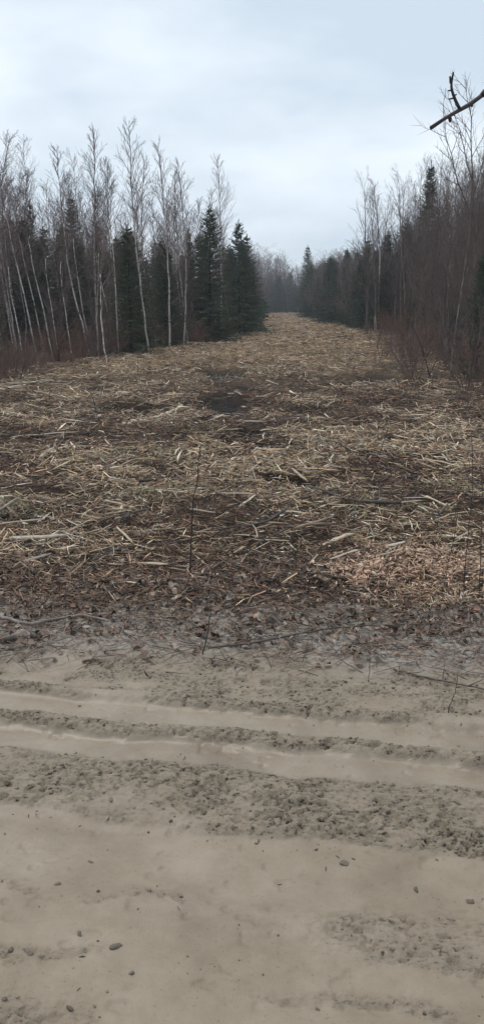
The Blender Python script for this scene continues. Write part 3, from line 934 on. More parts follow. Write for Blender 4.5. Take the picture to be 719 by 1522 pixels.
# depth of the left stand
placed = [G(*p[0][0]) for p in BIRCHES] + [G(s_[0], s_[1]) for s_ in SPRUCES]
cnt = 0
for _ in range(9000):
    if cnt >= 250: break
    y_ = random.uniform(23, 64)
    x_ = random.uniform(-0.30 * y_ - 2.5, float(left_edge(y_)) - 0.6)
    if x_ > left_edge(y_) - 0.6 or not free_spot(x_, y_, placed, 0.62): continue
    placed.append((x_, y_))
    z_ = HZ(x_, y_)
    dw = 'close behind the front row' if y_ < 33 else ('in the middle of the stand' if y_ < 46 else 'at the back of the stand')
    if random.random() < (0.9 if x_ > left_edge(y_) - 3.2 else 0.52):
        s_ = random.uniform(0.55, 1.0) * (0.80 + 0.008 * (y_ - 24))
        tree('birch_tree', random.choice(BV), (x_, y_, z_), random.uniform(-0.6, 0.6), s_, 'leafless birch ' + dw + ', ' + beside(x_, y_, LMARK), 'birch tree', 'birches deep in the left stand')
    else:
        s_ = random.uniform(0.45, 0.72) * (0.86 + 0.010 * (y_ - 24))
        tree('spruce_tree', random.choice(SV), (x_, y_, z_), random.uniform(0, 6.3), (s_ * 1.6, s_ * 1.6, s_), 'shaded spruce ' + dw + ', ' + beside(x_, y_, LMARK), 'spruce tree', 'spruces deep in the left stand')
    cnt += 1

for k_ in range(45):                # thin understorey between the birch trunks
    y_ = random.uniform(21, 46)
    x_ = float(left_edge(y_)) - 0.4 - random.random() * 5
    if x_ < -0.30 * y_ - 1.5: continue
    s_ = random.uniform(0.25, 0.6)
    tree('bare_tree', random.choice(DV), (x_, y_, HZ(x_, y_)), random.uniform(0, 6.3), (s_ * 1.2, s_ * 1.2, s_), 'thin leafless young tree among the left birches, ' + beside(x_, y_, LMARK), 'tree', 'young trees among the left birches')

# far edges of the strip and the woods that close it
far = []
for k_ in range(36):
    y_ = 56 + 105 * (k_ / 36) ** 1.1
    for rw in range(2):
        far.append((float(left_edge(y_)) - 0.9 - 2.2 * rw - random.random() * 1.2, y_ + random.uniform(-1, 1), 'left', rw))
for k_ in range(62):
    y_ = 50 + 112 * (k_ / 62) ** 1.15
    for rw in range(3):
        far.append((float(right_edge(y_)) + 0.8 + 2.0 * rw + random.random() * 1.4, y_ + random.uniform(-1, 1), 'right', rw))
for k_ in range(160):
    far.append((random.uniform(-2, 20), random.uniform(164, 205), 'end', 0))
for x_, y_, wh, rw in far:
    z_ = HZ(x_, y_)
    r_ = random.random()
    tall = 1.0
    if wh == 'end': tall = random.uniform(1.05, 1.5) * (1.22 - 0.022 * (x_ - 2))
    if wh == 'right': tall = (0.72 + 0.3 * random.random() + 0.12 * rw) * (0.85 + 0.25 * (y_ - 50) / 110)
    if wh == 'left': tall = 0.65 + 0.25 * random.random()
    grp = {'left': 'trees along the far left edge of the clearing', 'right': 'trees along the far right edge of the clearing', 'end': 'trees closing the far end of the clearing'}[wh]
    leg = 'nearest' if y_ < 64 else ('near' if y_ < 80 else ('middle' if y_ < 100 else ('far' if y_ < 125 else 'farthest')))
    rown = ['front row', 'second row', 'back row'][rw]
    c_ = column(x_, y_)
    if wh == 'end':
        where = 'in the hazy end wood ' + ('left of the clearing end' if c_ < 388 else ('right behind the clearing end' if c_ < 425 else 'near the lone tall spruce')) + (', front trees' if y_ < 180 else ', back trees')
    else:
        where = f'on the far {wh} edge of the clearing, {leg} stretch, {rown}'
    p_spr = {'left': 0.7, 'right': 0.62, 'end': 0.45}[wh]
    if r_ < p_spr:
        s_ = tall * random.uniform(0.75, 1.1) * (0.72 if wh == 'end' else 1)
        tree('spruce_tree', random.choice(SV), (x_, y_, z_), random.uniform(0, 6.3), (s_ * 1.6, s_ * 1.6, s_), 'distant spruce ' + where, 'spruce tree', grp)
    elif r_ < p_spr + (0.45 if wh == 'end' else 0.32):
        tree('bare_tree', random.choice(DV), (x_, y_, z_), random.uniform(0, 6.3), (tall * 1.9, tall * 1.9, tall * random.uniform(0.8, 1.0)), 'distant leafless tree ' + where, 'tree', grp)
    else:
        tree('birch_tree', random.choice(BV), (x_, y_, z_), random.uniform(-0.5, 0.5), tall * random.uniform(0.8, 1.0), 'distant pale birch ' + where, 'birch tree', grp)
x_, y_ = G(455, 469)
y_ = 108.0
x_ = AT(455, 465, y_)[0]
s_ = (AT(455, 367, y_)[2] - HZ(x_, y_)) / 6.5
tree('spruce_tree', SV[1], (x_, y_, HZ(x_, y_)), 1.0, (s_ * 1.2, s_ * 1.2, s_), 'lone tall spruce rising above the far right treeline', 'spruce tree')

# right stand
RIGHT_S = [
    (512, 480, 371, 1, 'dark spruce at the near end of the far right treeline', 1.1),
    (627, 508, 246, 3, 'tall dark narrow conifer rising from the right thicket', 0.9),
    (706, 566, 378, 2, 'dense dark green spruce at the right border', 0.95),
    (532, 487, 385, 4, 'pale green young spruce beside the far right treeline', 1.0),
]
for px, pb, pt_, v, lab, wd in RIGHT_S:
    x_, y_, z_ = stand(px, pb)
    s_ = (AT(px, pt_, y_)[2] - z_) / 6.5
    tree('spruce_tree', SV[v], (x_, y_, z_), random.uniform(0, 6.3), (s_ * wd, s_ * wd, s_), lab, 'spruce tree', 'conifers of the right stand')

base, rel = traced([(562, 494), (562, 440), (564, 380), (560, 320), (552, 268)], G(562, 494)[1], 0.4, 700)
tree('birch_tree', birch_meshes(rel, 0.095, 701, nb=44, bare=0.45), base, 0, 1, 'lone pale birch on the edge of the right thicket', 'birch tree')
for k_, (px, pb, tx, ty, lab) in enumerate([(545, 492, 540, 272, 'spreading bare tree at the front corner of the right thicket'), (600, 500, 592, 262, 'tall bare dark tree in the middle of the right thicket'), (640, 505, 655, 240, 'bare dark tree beside the tall conifer on the right')]):
    base, rel = traced([(px, pb), (px + 2, pb - 70), ((px + tx) / 2, (pb + ty) / 2), (tx, ty)], G(px, pb)[1], 0.5, 710 + k_)
    tree('bare_tree', bare_meshes(rel[-1, 2], 0.06, 720 + k_, nb=32, bare=0.18, ang=0.6, ratio=0.34, poly=rel), base, 0, 1, lab, 'tree', 'bare trees of the right stand')
Yb = 23.0
base, rel = traced([(702, 535), (704, 440), (700, 350), (699, 270)], Yb, 0.3, 730)
rg_ = np.random.default_rng(733)
pts = resample(rel, 12)
Vt, Ft = join([tube(pts, np.linspace(0.06, 0.04, 12), 8)])
segs = []
spec = [(8, 10, 0.6, 0.42, 0.05, 0.1), (4, 6, 0.6, 0.45, 0.05, 0.14), (3, 0, 0, 0, 0.03, 0.14)]
for (ax_, ay_), r_ in zip([(632, 172), (668, 150), (700, 120), (735, 130), (770, 190), (640, 250)], [0.020, 0.019, 0.022, 0.019, 0.016, 0.012]):
    tgt = AT(ax_, ay_, Yb + rg_.uniform(-0.8, 0.8)) - base
    p0 = {632: pts[-3], 668: pts[-1], 700: pts[-1], 735: pts[-2], 770: pts[-4], 640: pts[-5]}[ax_]
    dv = tgt - p0
    d0 = dv / np.linalg.norm(dv) + np.array([0, 0, -0.22])
    grow(segs, p0, d0, np.linalg.norm(dv), r_, 0, rg_, spec)
for j in range(16):
    grow(segs, pts[4 + j % 7], vrot((0, 0, 1), rg_.uniform(0.7, 1.3), rg_), rg_.uniform(0.6, 1.3), 0.012, 0, rg_, spec)
tree('bare_tree', (mesh_np('trunk', Vt, Ft, [M_GREY], smooth=True), segs_mesh('crown', segs, M_GTWIG)), base, 0, 1, 'tall bare tree with wide forking crown behind the hanging branch', 'tree')

RMARK = [(505, 'the far right treeline'), (541, 'the spreading corner tree'), (562, 'the lone pale birch'), (600, 'the tall bare middle tree'), (627, 'the tall narrow conifer'), (660, 'the dark curved stem'), (702, 'the wide-crowned bare tree'), (760, 'the right picture border')]
placed = [G(s_[0], s_[1]) for s_ in RIGHT_S]
cnt = 0
for _ in range(9000):
    if cnt >= 180: break
    y_ = 15.5 + 42 * random.random() ** 1.25
    e_ = float(right_edge(y_))
    hi = 0.30 * y_ + 3.0
    if hi < e_ + 0.9: continue
    x_ = random.uniform(e_ + 0.7, hi)
    if not free_spot(x_, y_, placed, 0.5) or (y_ < 19.5 and column(x_, y_) > 672): continue
    placed.append((x_, y_))
    r_ = random.random()
    c_ = column(x_, y_)
    # crown line of the thicket as the photo shows it: low at the clearing end, high at the border
    top_px = np.interp(c_, [500, 525, 545, 580, 625, 660, 719, 800], [385, 345, 290, 275, 245, 258, 225, 190]) + random.uniform(-8, 40) + 45 * (random.random() < 0.3)
    Hd = max(1.5, AT(c_, top_px, y_)[2])
    dw = 'fronting the right thicket' if x_ < e_ + 2.2 else 'deep in the right thicket'
    if r_ < 0.95:
        s_ = min(Hd, 11) / 7.9
        w_ = min(max(s_, 0.55), 1.0)
        tree('bare_tree', random.choice(DV), (x_, y_, HZ(x_, y_)), random.uniform(0, 6.3), (w_, w_, s_), 'leafless dark stem ' + dw + ', ' + beside(x_, y_, RMARK), 'tree', 'bare stems of the right thicket')
    else:
        s_ = 0.72 * min(Hd, 10) / 6.5
        tree('spruce_tree', random.choice(SV), (x_, y_, HZ(x_, y_)), random.uniform(0, 6.3), (s_ * 1.25, s_ * 1.25, s_), 'shaded spruce ' + dw + ', ' + beside(x_, y_, RMARK), 'spruce tree', 'spruces inside the right thicket')
    cnt += 1

# red-brown brush along both edges
HV = [shrub_mesh(1.5, 800 + k_, [9, 14, 20, 12, 7][k_], [0.5, 0.7, 0.9, 0.6, 0.4][k_]) for k_ in range(5)] + [shrub_mesh(1.5, 810 + k_, 10, 0.8, M_GTWIG) for k_ in range(2)]
for k_ in range(100):
    y_ = 17 + 27 * (k_ / 100) ** 1.1
    x_ = float(left_edge(y_)) - 0.25 - random.random() ** 1.3 * 2.6
    if x_ < -0.30 * y_ - 1.5: continue
    s_ = random.uniform(0.4, 0.85)
    tag(link('shrub', random.choice(HV), None, (x_, y_, HZ(x_, y_)), (0, 0, random.uniform(0, 6.3)), (s_ * 1.3, s_ * 1.3, s_)), 'low red-brown shrub along the left forest edge, ' + beside(x_, y_, LMARK), 'shrub', 'shrubs along the left forest edge')
for k_ in range(36):
    y_ = random.uniform(14.5, 22)
    x_ = random.uniform(-0.30 * y_ - 1.6, float(left_edge(y_)) + 0.1)
    s_ = 0.3 + 0.6 * random.random() ** 1.3
    tag(link('shrub', random.choice(HV), None, (x_, y_, HZ(x_, y_)), (0, 0, random.uniform(0, 6.3)), (s_ * 1.3, s_ * 1.3, s_)), 'red-brown shrub of the dense patch at the left border, ' + ('front' if y_ < 16.5 else ('middle' if y_ < 19 else 'back')) + (' outer side' if column(x_, y_) < 30 else ' inner side'), 'shrub', 'shrubs of the patch at the left border')
for k_ in range(95):
    y_ = 13.2 + 31 * (k_ / 95) ** 1.2 + random.uniform(-0.5, 0.5)
    x_ = float(right_edge(y_)) - 0.55 + random.random() ** 1.1 * 3.0 + 0.5 * math.sin(y_ * 1.3)
    if x_ > 0.30 * y_ + 1.8 or (y_ < 17.5 and column(x_, y_) > 672 and random.random() < 0.7): continue
    s_ = 0.25 + 0.85 * random.random() ** 1.8
    dw = 'first row' if x_ < right_edge(y_) + 0.8 else 'behind the first row'
    tag(link('shrub', random.choice(HV), None, (x_, y_, HZ(x_, y_)), (0, 0, random.uniform(0, 6.3)), (s_ * 1.25, s_ * 1.25, s_)), 'brush on the right edge, ' + dw + ', ' + beside(x_, y_, RMARK), 'shrub', 'brush along the right forest edge')

# ------------------------------------------------------------------ the roadside tree whose branch hangs into the picture
p0, p1 = AT(640, 190, 2.50), AT(719, 140, 2.66)
br = [p0, AT(662, 178, 2.545), AT(683, 163, 2.585), AT(700, 152, 2.62), p1, np.array([1.15, 3.15, 2.42]), np.array([1.6, 3.7, 2.62]), np.array([2.12, 4.35, 2.74])]
t_base = np.array([2.25, 4.5, HZ(2.25, 4.5)])
e = tag(link('roadside_tree', None, None, t_base), 'bare roadside tree whose dark broken branch hangs in at upper right', 'tree')
def local(pl): return np.asarray(pl) - t_base
trk = resample(np.array([[0, 0, -0.1], [-0.05, 0.02, 1.2], [-0.14, -0.12, 2.75], [-0.05, 0.05, 4.2], [0.1, 0.1, 5.6]]), 16)
V, F = join([tube(trk, np.linspace(0.075, 0.012, 16), 10)])
link('trunk', mesh_np('trunk', V, F, [M_GREY], smooth=True), e)
bl = resample(local(br), 40)
rg_ = np.random.default_rng(77)
bl[1:-1] += rg_.normal(0, 0.0012, (38, 3))
rr_ = np.interp(np.linspace(0, 1, 40), [0, 0.16, 0.5, 1], [0.0048, 0.0072, 0.012, 0.022]) * rg_.uniform(0.93, 1.1, 40)
rr_[0] *= 1.2
parts_ = [tube(bl, rr_, 9)]
def knob(px, py, Y_, dx, dy, r_):
    a_ = local([AT(px, py, Y_), AT(px + dx * 0.5, py + dy * 0.5, Y_), AT(px + dx, py + dy, Y_)])
    parts_.append(tube(a_, [r_ * 1.3, r_, r_ * 0.55], 6))
knob(668, 175, 2.555, 0, 7, 0.0045)
knob(717, 142, 2.655, 3, -9, 0.008)
knob(700, 153, 2.62, 1, 6, 0.004)
V, F = join(parts_)
branch = link('branch', mesh_np('branch', V, F, [M_TWIG], smooth=True), e)
tw = resample(local([AT(683, 163, 2.585), AT(677, 152, 2.58), AT(671, 136, 2.58), AT(669, 127, 2.575), AT(671, 118, 2.57), AT(673, 107, 2.565)]), 12)
parts_ = [tube(tw, np.linspace(0.0052, 0.0026, 12), 7)]
for (a_, b_, c_, d_, r_) in [(670, 134, 665, 135, .0022), (673, 146, 667, 147, .0022), (675, 142, 678, 140, .002), (669, 124, 668, 113, .003), (680, 158, 676, 154, .003)]:
    parts_.append(tube(local([AT(a_, b_, 2.577), AT((a_ + c_) / 2, (b_ + d_) / 2, 2.575), AT(c_, d_, 2.573)]), [r_ * 1.2, r_, r_ * 0.8], 5))
V, F = join(parts_)
link('twig', mesh_np('twig', V, F, [M_TWIG], smooth=True), branch)
segs = []
spec = [(5, 6, 0.6, 0.45, 0.06, 0.1), (4, 4, 0.6, 0.5, 0.05, 0.12), (2, 0, 0, 0, 0.03, 0.1)]
for j in range(16):
    k_ = 6 + int(9 * j / 16)
    d = vrot((0.35, 0.15, 0.9), rg_.uniform(0.4, 0.9), rg_)
    d.x = abs(d.x)
    grow(segs, trk[k_], d, rg_.uniform(0.5, 1.2), 0.012, 0, rg_, spec)
link('crown', segs_mesh('crown', segs, M_GTWIG), e)

# ------------------------------------------------------------------ pieces lying about, one object each
def sliver_proto(seed, secs=5, aspect=0.06, thick=0.5, bend=0.08, kink=0.02):
    """unit-length split piece of wood along x, lying on z = 0"""
    rg_ = np.random.default_rng(seed)
    ts = np.linspace(-0.5, 0.5, secs)
    V = []
    for i, t in enumerate(ts):
        e_ = i in (0, secs - 1)
        w = aspect * (rg_.uniform(0.15, 0.8) if e_ else rg_.uniform(0.75, 1.2))
        th = aspect * thick * (rg_.uniform(0.3, 0.8) if e_ else rg_.uniform(0.8, 1.2))
        cy_, cz_ = bend * (0.25 - t * t) + rg_.normal(0, kink), 0.3 * bend * (0.25 - t * t) + rg_.normal(0, kink * 0.4)
        for a_, b_ in ((-1, -1), (1, -1), (1, 1), (-1, 1)):
            V.append((t + (rg_.uniform(-0.09, 0.09) if e_ else 0), cy_ + a_ * w / 2 + rg_.normal(0, aspect * .06), cz_ + b_ * th / 2))
    f = []
    for k_ in range(secs - 1):
        for j in range(4):
            j2 = (j + 1) % 4
            f.append([k_ * 4 + j, k_ * 4 + j2, k_ * 4 + 4 + j2, k_ * 4 + 4 + j])
    e_ = (secs - 1) * 4
    f += [[3, 2, 1, 0], [e_, e_ + 1, e_ + 2, e_ + 3]]
    return np.array(V), np.array(f)

SPL = []
for k_ in range(12):
    V, F = sliver_proto(900 + k_, 6, [0.035, 0.05, 0.07, 0.1][k_ % 4], 0.45, random.uniform(-0.12, 0.12), 0.012)
    SPL.append(mesh_np('splinter', V, [F], [M_SPLINT]))

def zone(x_, y_):
    c_ = x_ / (0.29 * y_)
    lr = 'on the left side' if c_ < -0.33 else ('on the right side' if c_ > 0.33 else 'in the middle')
    if y_ < 6.3: d_ = 'of the clearing nearest the mud'
    elif y_ < 9: d_ = 'of the near clearing'
    elif y_ < 13: d_ = 'of the mid clearing'
    else: d_ = 'of the far clearing'
    return lr + ' ' + d_

hand = [(497, 725, 40, 6, 0.5), (620, 750, 45, -4, 0.6), (735 - 360 + 20, 747, 44, 8, 0.45), (250, 745, 60, 14, 0.5), (70, 650, 90, -6, 0.8), (100, 665, 60, -28, 0.5), (555, 735, 58, 5, 0.5), (600, 762, 60, -6, 0.5), (15, 680, 60, 0, 0.6),
        (560, 690, 40, 20, .4), (215, 625, 60, -14, .6), (540, 563, 50, 12, .8), (480, 660, 50, 10, .5), (130, 780, 50, 10, .4), (120, 790, 40, -40, .4), (300, 772, 40, 10, .4), (355, 785, 50, 25, .4), (440, 770, 55, 4, .5), (45, 575, 60, -10, .9), (605, 615, 20, -60, .5),
        (660, 700, 60, 22, .5), (680, 770, 40, -5, .4), (30, 790, 70, -8, .6), (60, 812, 80, -5, .6), (420, 800, 60, -8, .5), (230, 798, 60, -12, .4)]
cnt = 0
for px, py, ln, an, w_ in hand:
    x_, y_ = G(px, py)
    Lm = ln / FPX * y_ * 1.02
    a_ = math.radians(-an) * 1.0
    yaw = math.atan2(math.tan(-math.radians(an)) * (y_ / CAM_H) * 0.8, 1.0)
    o = link('wood_splinter', SPL[cnt % 12], None, (x_, y_, HZ(x_, y_) + 0.045), (random.gauss(0, .3), random.gauss(0, 0.05), yaw), (Lm * math.hypot(1, math.tan(yaw)) ** 0.6, Lm * 0.9, Lm * 0.9))
    tag(o, 'long pale wood splinter ' + zone(x_, y_), 'wood splinter', 'long splinters ' + zone(x_, y_))
    cnt += 1
while cnt < 300:
    y_ = 5.0 + 12.5 * random.random() ** 1.5
    x_ = random.uniform(-0.30 * y_ - 0.1, 0.30 * y_ + 0.1)
    if not (left_edge(y_) < x_ < right_edge(y_)): continue
    pv = pale(np.array([x_]), np.array([y_]))[0]
    if random.random() > 0.35 + 0.65 * pv: continue
    Lm = random.uniform(0.13, 0.34) * (0.75 + y_ / 18)
    o = link('wood_splinter', random.choice(SPL), None, (x_, y_, HZ(x_, y_) + random.uniform(0.015, 0.05)), (random.gauss(0, .4), random.gauss(0, 0.12), random.uniform(0, 6.3)), (Lm, Lm * random.uniform(0.6, 1.0), Lm * random.uniform(0.6, 1.0)))
    tag(o, 'pale split wood piece ' + zone(x_, y_), 'wood splinter', 'split wood ' + zone(x_, y_))
    cnt += 1

# sticks and branches on the ground
def stick_mesh(seed, aspect=0.012, forks=2):
    rg_ = np.random.default_rng(seed)
    n = 12
    t = np.linspace(-0.5, 0.5, n)
    a1, a2 = rg_.normal(0, 0.035), rg_.normal(0, 0.02)
    pts = np.stack([t, a1 * np.cos(t * 4) + a2 * np.sin(t * 9) + np.cumsum(rg_.normal(0, 0.006, n)), 0.012 * np.sin(t * 7 + rg_.uniform(0, 6))], -1)
    parts_ = [tube(pts, aspect * np.linspace(1, 0.45, n) * rg_.uniform(0.85, 1.15, n), 6)]
    for j in range(forks):
        i = rg_.integers(3, n - 2)
        sg = rg_.choice([-1, 1])
        ln = rg_.uniform(0.06, 0.2)
        parts_.append(tube([pts[i], pts[i] + [ln * 0.6, sg * ln * 0.35, 0.01], pts[i] + [ln, sg * ln * 0.8, rg_.uniform(0, 0.05)]], [aspect * 0.6, aspect * 0.45, aspect * 0.25], 5))
    V, F = join(parts_)
    return mesh_np('stick', V, F, [M_STICK], smooth=True)
STK = [stick_mesh(950 + k_, [0.008, 0.012, 0.017][k_ % 3], k_ % 4) for k_ in range(9)]

def stick_px(pix, r_, label, lift=0.012, mat=M_STICK, name='fallen_stick', cat='stick', forks=()):
    """a stick traced over the ground through photo pixels"""
    g = np.array([(*G(a_, b_), 0) for a_, b_ in pix])
    m_ = resample(g, 24)
    m_[:, 2] = land(m_[:, 0], m_[:, 1])[0]
    m_[:, 2] = np.convolve(np.pad(m_[:, 2], 3, 'edge'), np.ones(7) / 7, 'valid') + lift
    o_ = m_[12].copy()
    rg_ = np.random.default_rng(int(pix[0][0] * 7 + pix[0][1]))
    m_ += rg_.normal(0, r_ * 0.25, m_.shape)
    parts_ = [tube(m_ - o_, r_ * np.linspace(1.1, 0.6, 24) * rg_.uniform(0.85, 1.15, 24), 7)]
    for i, dx, dy, dz in forks:
        parts_.append(tube([m_[i] - o_, m_[i] - o_ + np.array([dx, dy, dz]) * .55, m_[i] - o_ + np.array([dx, dy, dz])], [r_ * .6, r_ * .45, r_ * .3], 5))
    V, F = join(parts_)
    return tag(link(name, mesh_np(name, V, F, [mat], smooth=True), None, o_), label, cat)

stick_px([(-40, 915), (10, 929), (45, 937), (80, 932), (108, 925), (140, 931), (162, 938)], 0.010, 'long curved grey stick half sunk in the mud at the left border', lift=0.032, mat=M_GREY)
stick_px([(-5, 957), (25, 953), (62, 950)], 0.019, 'short dark rotten log end in the mud below the curved stick')
stick_px([(310, 972), (380, 962), (450, 950), (520, 941), (590, 936), (655, 934)], 0.0055, lift=0.028, label= 'long thin dark stick lying along the verge mud on the right', forks=[(9, -.05, .09, .02), (16, .12, .05, .03)])
stick_px([(584, 998), (630, 1010), (680, 1020), (719, 1028), (760, 1036)], 0.0055, 'dark forked twig on the grey mud at the right border', forks=[(10, .03, .09, .06), (15, .05, -.04, .05)])
stick_px([(170, 940), (220, 962), (262, 970), (275, 975)], 0.0035, 'thin twig bending over the mud left of the small sapling')
stick_px([(122, 985), (140, 983), (156, 985)], 0.007, 'short dark stick stub on the pale mud at left')
stick_px([(340, 780), (430, 762), (520, 757), (600, 752)], 0.006, 'thin dark branch lying across the mulch right of the sapling')
stick_px([(80, 612), (130, 617), (170, 614), (195, 603)], 0.03, 'dark branch lying across the left of the clearing below the shrubs')
stick_px([(185, 632), (225, 622), (255, 610), (270, 605)], 0.035, 'pale stripped branch angled up beside the dark branch on the left', mat=M_SPLINT)
stick_px([(0, 652), (60, 650), (110, 652)], 0.025, 'weathered brown pole lying flat at the left border', mat=M_STICK)
stick_px([(95, 632), (140, 628), (175, 632)], 0.022, 'grey branch lying just below the dark branch on the left')
stick_px([(60, 690), (78, 672), (84, 652)], 0.022, 'pale crooked stick pointing away on the left mulch', mat=M_SPLINT)
stick_px([(0, 585), (30, 578), (55, 572)], 0.03, 'pale log lying at the foot of the left shrubs', mat=M_SPLINT)
stick_px([(60, 757), (110, 760), (150, 754), (175, 750)], 0.014, 'long pale-brown stick lying left of the dark stump', mat=M_STICK)
stick_px([(480, 572), (520, 562), (570, 566)], 0.04, 'dark rotten log by the hollow on the right of the clearing')
stick_px([(300, 712), (340, 722), (385, 719)], 0.010, 'bent brown branch in the middle of the mulch')
stick_px([(360, 690), (400, 676), (440, 682), (478, 668)], 0.012, 'crooked grey branch in the middle of the clearing')
stick_px([(610, 752), (630, 730), (655, 708)], 0.012, 'grey forked stick slanting upward on the right mulch', forks=[(12, .15, .1, .1)])
stick_px([(662, 704), (690, 722), (719, 745)], 0.012, 'brown pole slanting down to the right border', lift=0.05)
stick_px([(485, 848), (550, 842), (640, 838), (719, 832)], 0.005, 'thin dark twig lying along the orange chips')
for k_ in range(70):
    y_ = 4.9 + 13 * random.random() ** 1.35
    x_ = random.uniform(-0.30 * y_, 0.30 * y_)
    if not (left_edge(y_) < x_ < right_edge(y_)): continue
    Lm = random.uniform(0.3, 0.8) * (0.7 + y_ / 16)
    o = link('fallen_stick', random.choice(STK), None, (x_, y_, HZ(x_, y_) + 0.04), (0, random.gauss(0, 0.05), random.uniform(0, 6.3)), (Lm, Lm, Lm))
    tag(o, 'dark broken stick lying ' + zone(x_, y_), 'stick', 'broken sticks ' + zone(x_, y_))

# orange chips around the cut stump on the right
CHV = []
for k_ in range(8):
    V, F = sliver_proto(980 + k_, 3, [0.35, 0.5, 0.7][k_ % 3], 0.3, random.uniform(-0.1, 0.1), 0.04)
    CHV.append(mesh_np('wood_chip', V, [F], [M_CHIP]))
for k_ in range(290):
    gx = random.gauss(0, 1)
    px, py = (605 + gx * 55, random.gauss(847, 15)) if k_ < 190 else (525 + gx * 24, random.gauss(852, 9))
    if px > 760: continue
    x_, y_ = G(px, py)
    s_ = random.uniform(0.018, 0.055)
    o = link('wood_chip', random.choice(CHV), None, (x_, y_, HZ(x_, y_) + random.uniform(0.012, 0.06)), (random.gauss(0, .5), random.gauss(0, .4), random.uniform(0, 6.3)), (s_,) * 3)
    near_stump = px < 560
    tag(o, 'orange wood chip scattered around the cut stump' if near_stump else 'orange wood chip in the bright patch right of the stump', 'wood chip', 'chips around the cut stump' if near_stump else 'chips in the bright patch on the right')

n = 1700
px_ = np.where(R.random(n) < 0.75, R.normal(635, 60, n), R.normal(528, 26, n))
py_ = R.normal(846, 19, n)
g_ = np.array([G(a_, b_) for a_, b_ in zip(px_, py_)])
x, y = g_[:, 0], g_[:, 1]
V, F, k_ = slivers(np.stack([x, y, land(x, y)[0] + 0.015 + R.random(n) * 0.055], -1), R.uniform(0.01, 0.04, n), R.uniform(0.005, 0.016, n), R.uniform(0.002, 0.006, n), R.uniform(0, 6.3, n), R.normal(0, 0.4, n), R.uniform(-1, 1, n), R.normal(0, 0.2, n), 3)
c = np.repeat(np.array([[0.74, 0.48, 0.34]]) * R.uniform(0.3, 1.2, (n, 1)), k_, 0)
tag(link('wood_crumbs', mesh_np('wood_crumbs', V, F, [M_PIECE], color=c)), 'fine orange wood crumbs spread around the cut stump', 'wood crumbs', kind='stuff')

def stump(name, px, py, rad_, hgt, label, m_side, m_top, seed, spikes=0.4):
    rg_ = np.random.default_rng(seed)
    x_, y_ = G(px, py)
    e = tag(link(name, None, None, (x_, y_, HZ(x_, y_) - 0.03)), label, 'stump')
    n = 18
    th = np.linspace(0, 6.283, n, endpoint=False)
    rj = rad_ * (1 + 0.14 * np.sin(th * 2 + rg_.uniform(0, 6)) + rg_.normal(0, 0.06, n))
    top = hgt * (0.55 + spikes * (0.5 + 0.5 * np.sin(th + 1.2)) + rg_.uniform(-0.14, 0.14, n))
    rings = []
    for f_, k_ in ((0.0, 1.25), (0.45, 1.05), (1.0, 0.95)):
        rings.append(np.stack([np.cos(th) * rj * k_, np.sin(th) * rj * k_, top * f_], -1))
    V = np.concatenate(rings)
    i_ = np.arange(n)
    F = np.concatenate([np.stack([i_ + r_ * n, (i_ + 1) % n + r_ * n, (i_ + 1) % n + (r_ + 1) * n, i_ + (r_ + 1) * n], -1) for r_ in (0, 1)])
    link('bark', mesh_np('bark', V, [F], [m_side]), e)
    inner = [rings[2] * np.array([0.995, 0.995, 1.0]) - [0, 0, 0.001]]
    for k_ in (0.66, 0.33):
        q = rings[2] * np.array([k_, k_, 1])
        q[:, 2] += rg_.normal(0, 0.12 * hgt, n)
        inner.append(q)
    V2 = np.concatenate(inner + [np.array([[0, 0, top.mean()]])])
    F2 = np.concatenate([np.stack([i_ + r_ * n, (i_ + 1) % n + r_ * n, (i_ + 1) % n + (r_ + 1) * n, i_ + (r_ + 1) * n], -1) for r_ in (0, 1)])
    T2 = np.stack([i_ + 2 * n, (i_ + 1) % n + 2 * n, np.full(n, 3 * n)], -1)
    link('broken_face', mesh_np('broken_face', V2, [F2, T2], [m_top]), e)
    return e
stump('tree_stump', 532, 866, 0.075, 0.07, 'low orange-pink cut stump among chips right of centre', M_CHIP, M_CHIP, 1001)
stump('tree_stump', 186, 783, 0.04, 0.09, 'small dark splintered stump in the mulch left of the sapling', M_STICK, M_STICK, 1002, 0.6)
stump('tree_stump', 712, 844, 0.05, 0.10, 'pale split stump at the right border', M_CHIP, M_SPLINT, 1003)
# fan of split wood at the left border
x_, y_ = G(4, 772)
e = tag(link('tree_stump', None, None, (x_, y_, HZ(x_, y_))), 'shattered stump with pale upright splinters at the left border', 'stump')
for k_ in range(7):
    L_ = random.uniform(0.16, 0.3)
    o = link('splinter', SPL[(k_ * 5 + 3) % 12], e, (random.uniform(-.05, .05), random.uniform(-.05, .05), L_ * 0.36), (random.gauss(0, .5), -math.pi / 2 + random.gauss(0, 0.55), random.uniform(0, 6.3)), (L_, L_ * 1.3, L_ * 1.3))
# pale snag by the right birch
base = np.array([*G(557, 497), 0]); base[2] = HZ(base[0], base[1])
hs = AT(556, 470, base[1])[2] - base[2]
V, F = join([tube([(0, 0, -0.05), (0.01, 0, hs * .4), (-0.02, 0.01, hs * .8), (-0.06, 0, hs)], [0.075, 0.07, 0.06, 0.01], 8)])
tag(link('tree_stump', mesh_np('tree_stump', V, F, [M_SNAG]), None, base), 'tall pale broken snag at the foot of the right birch', 'stump')

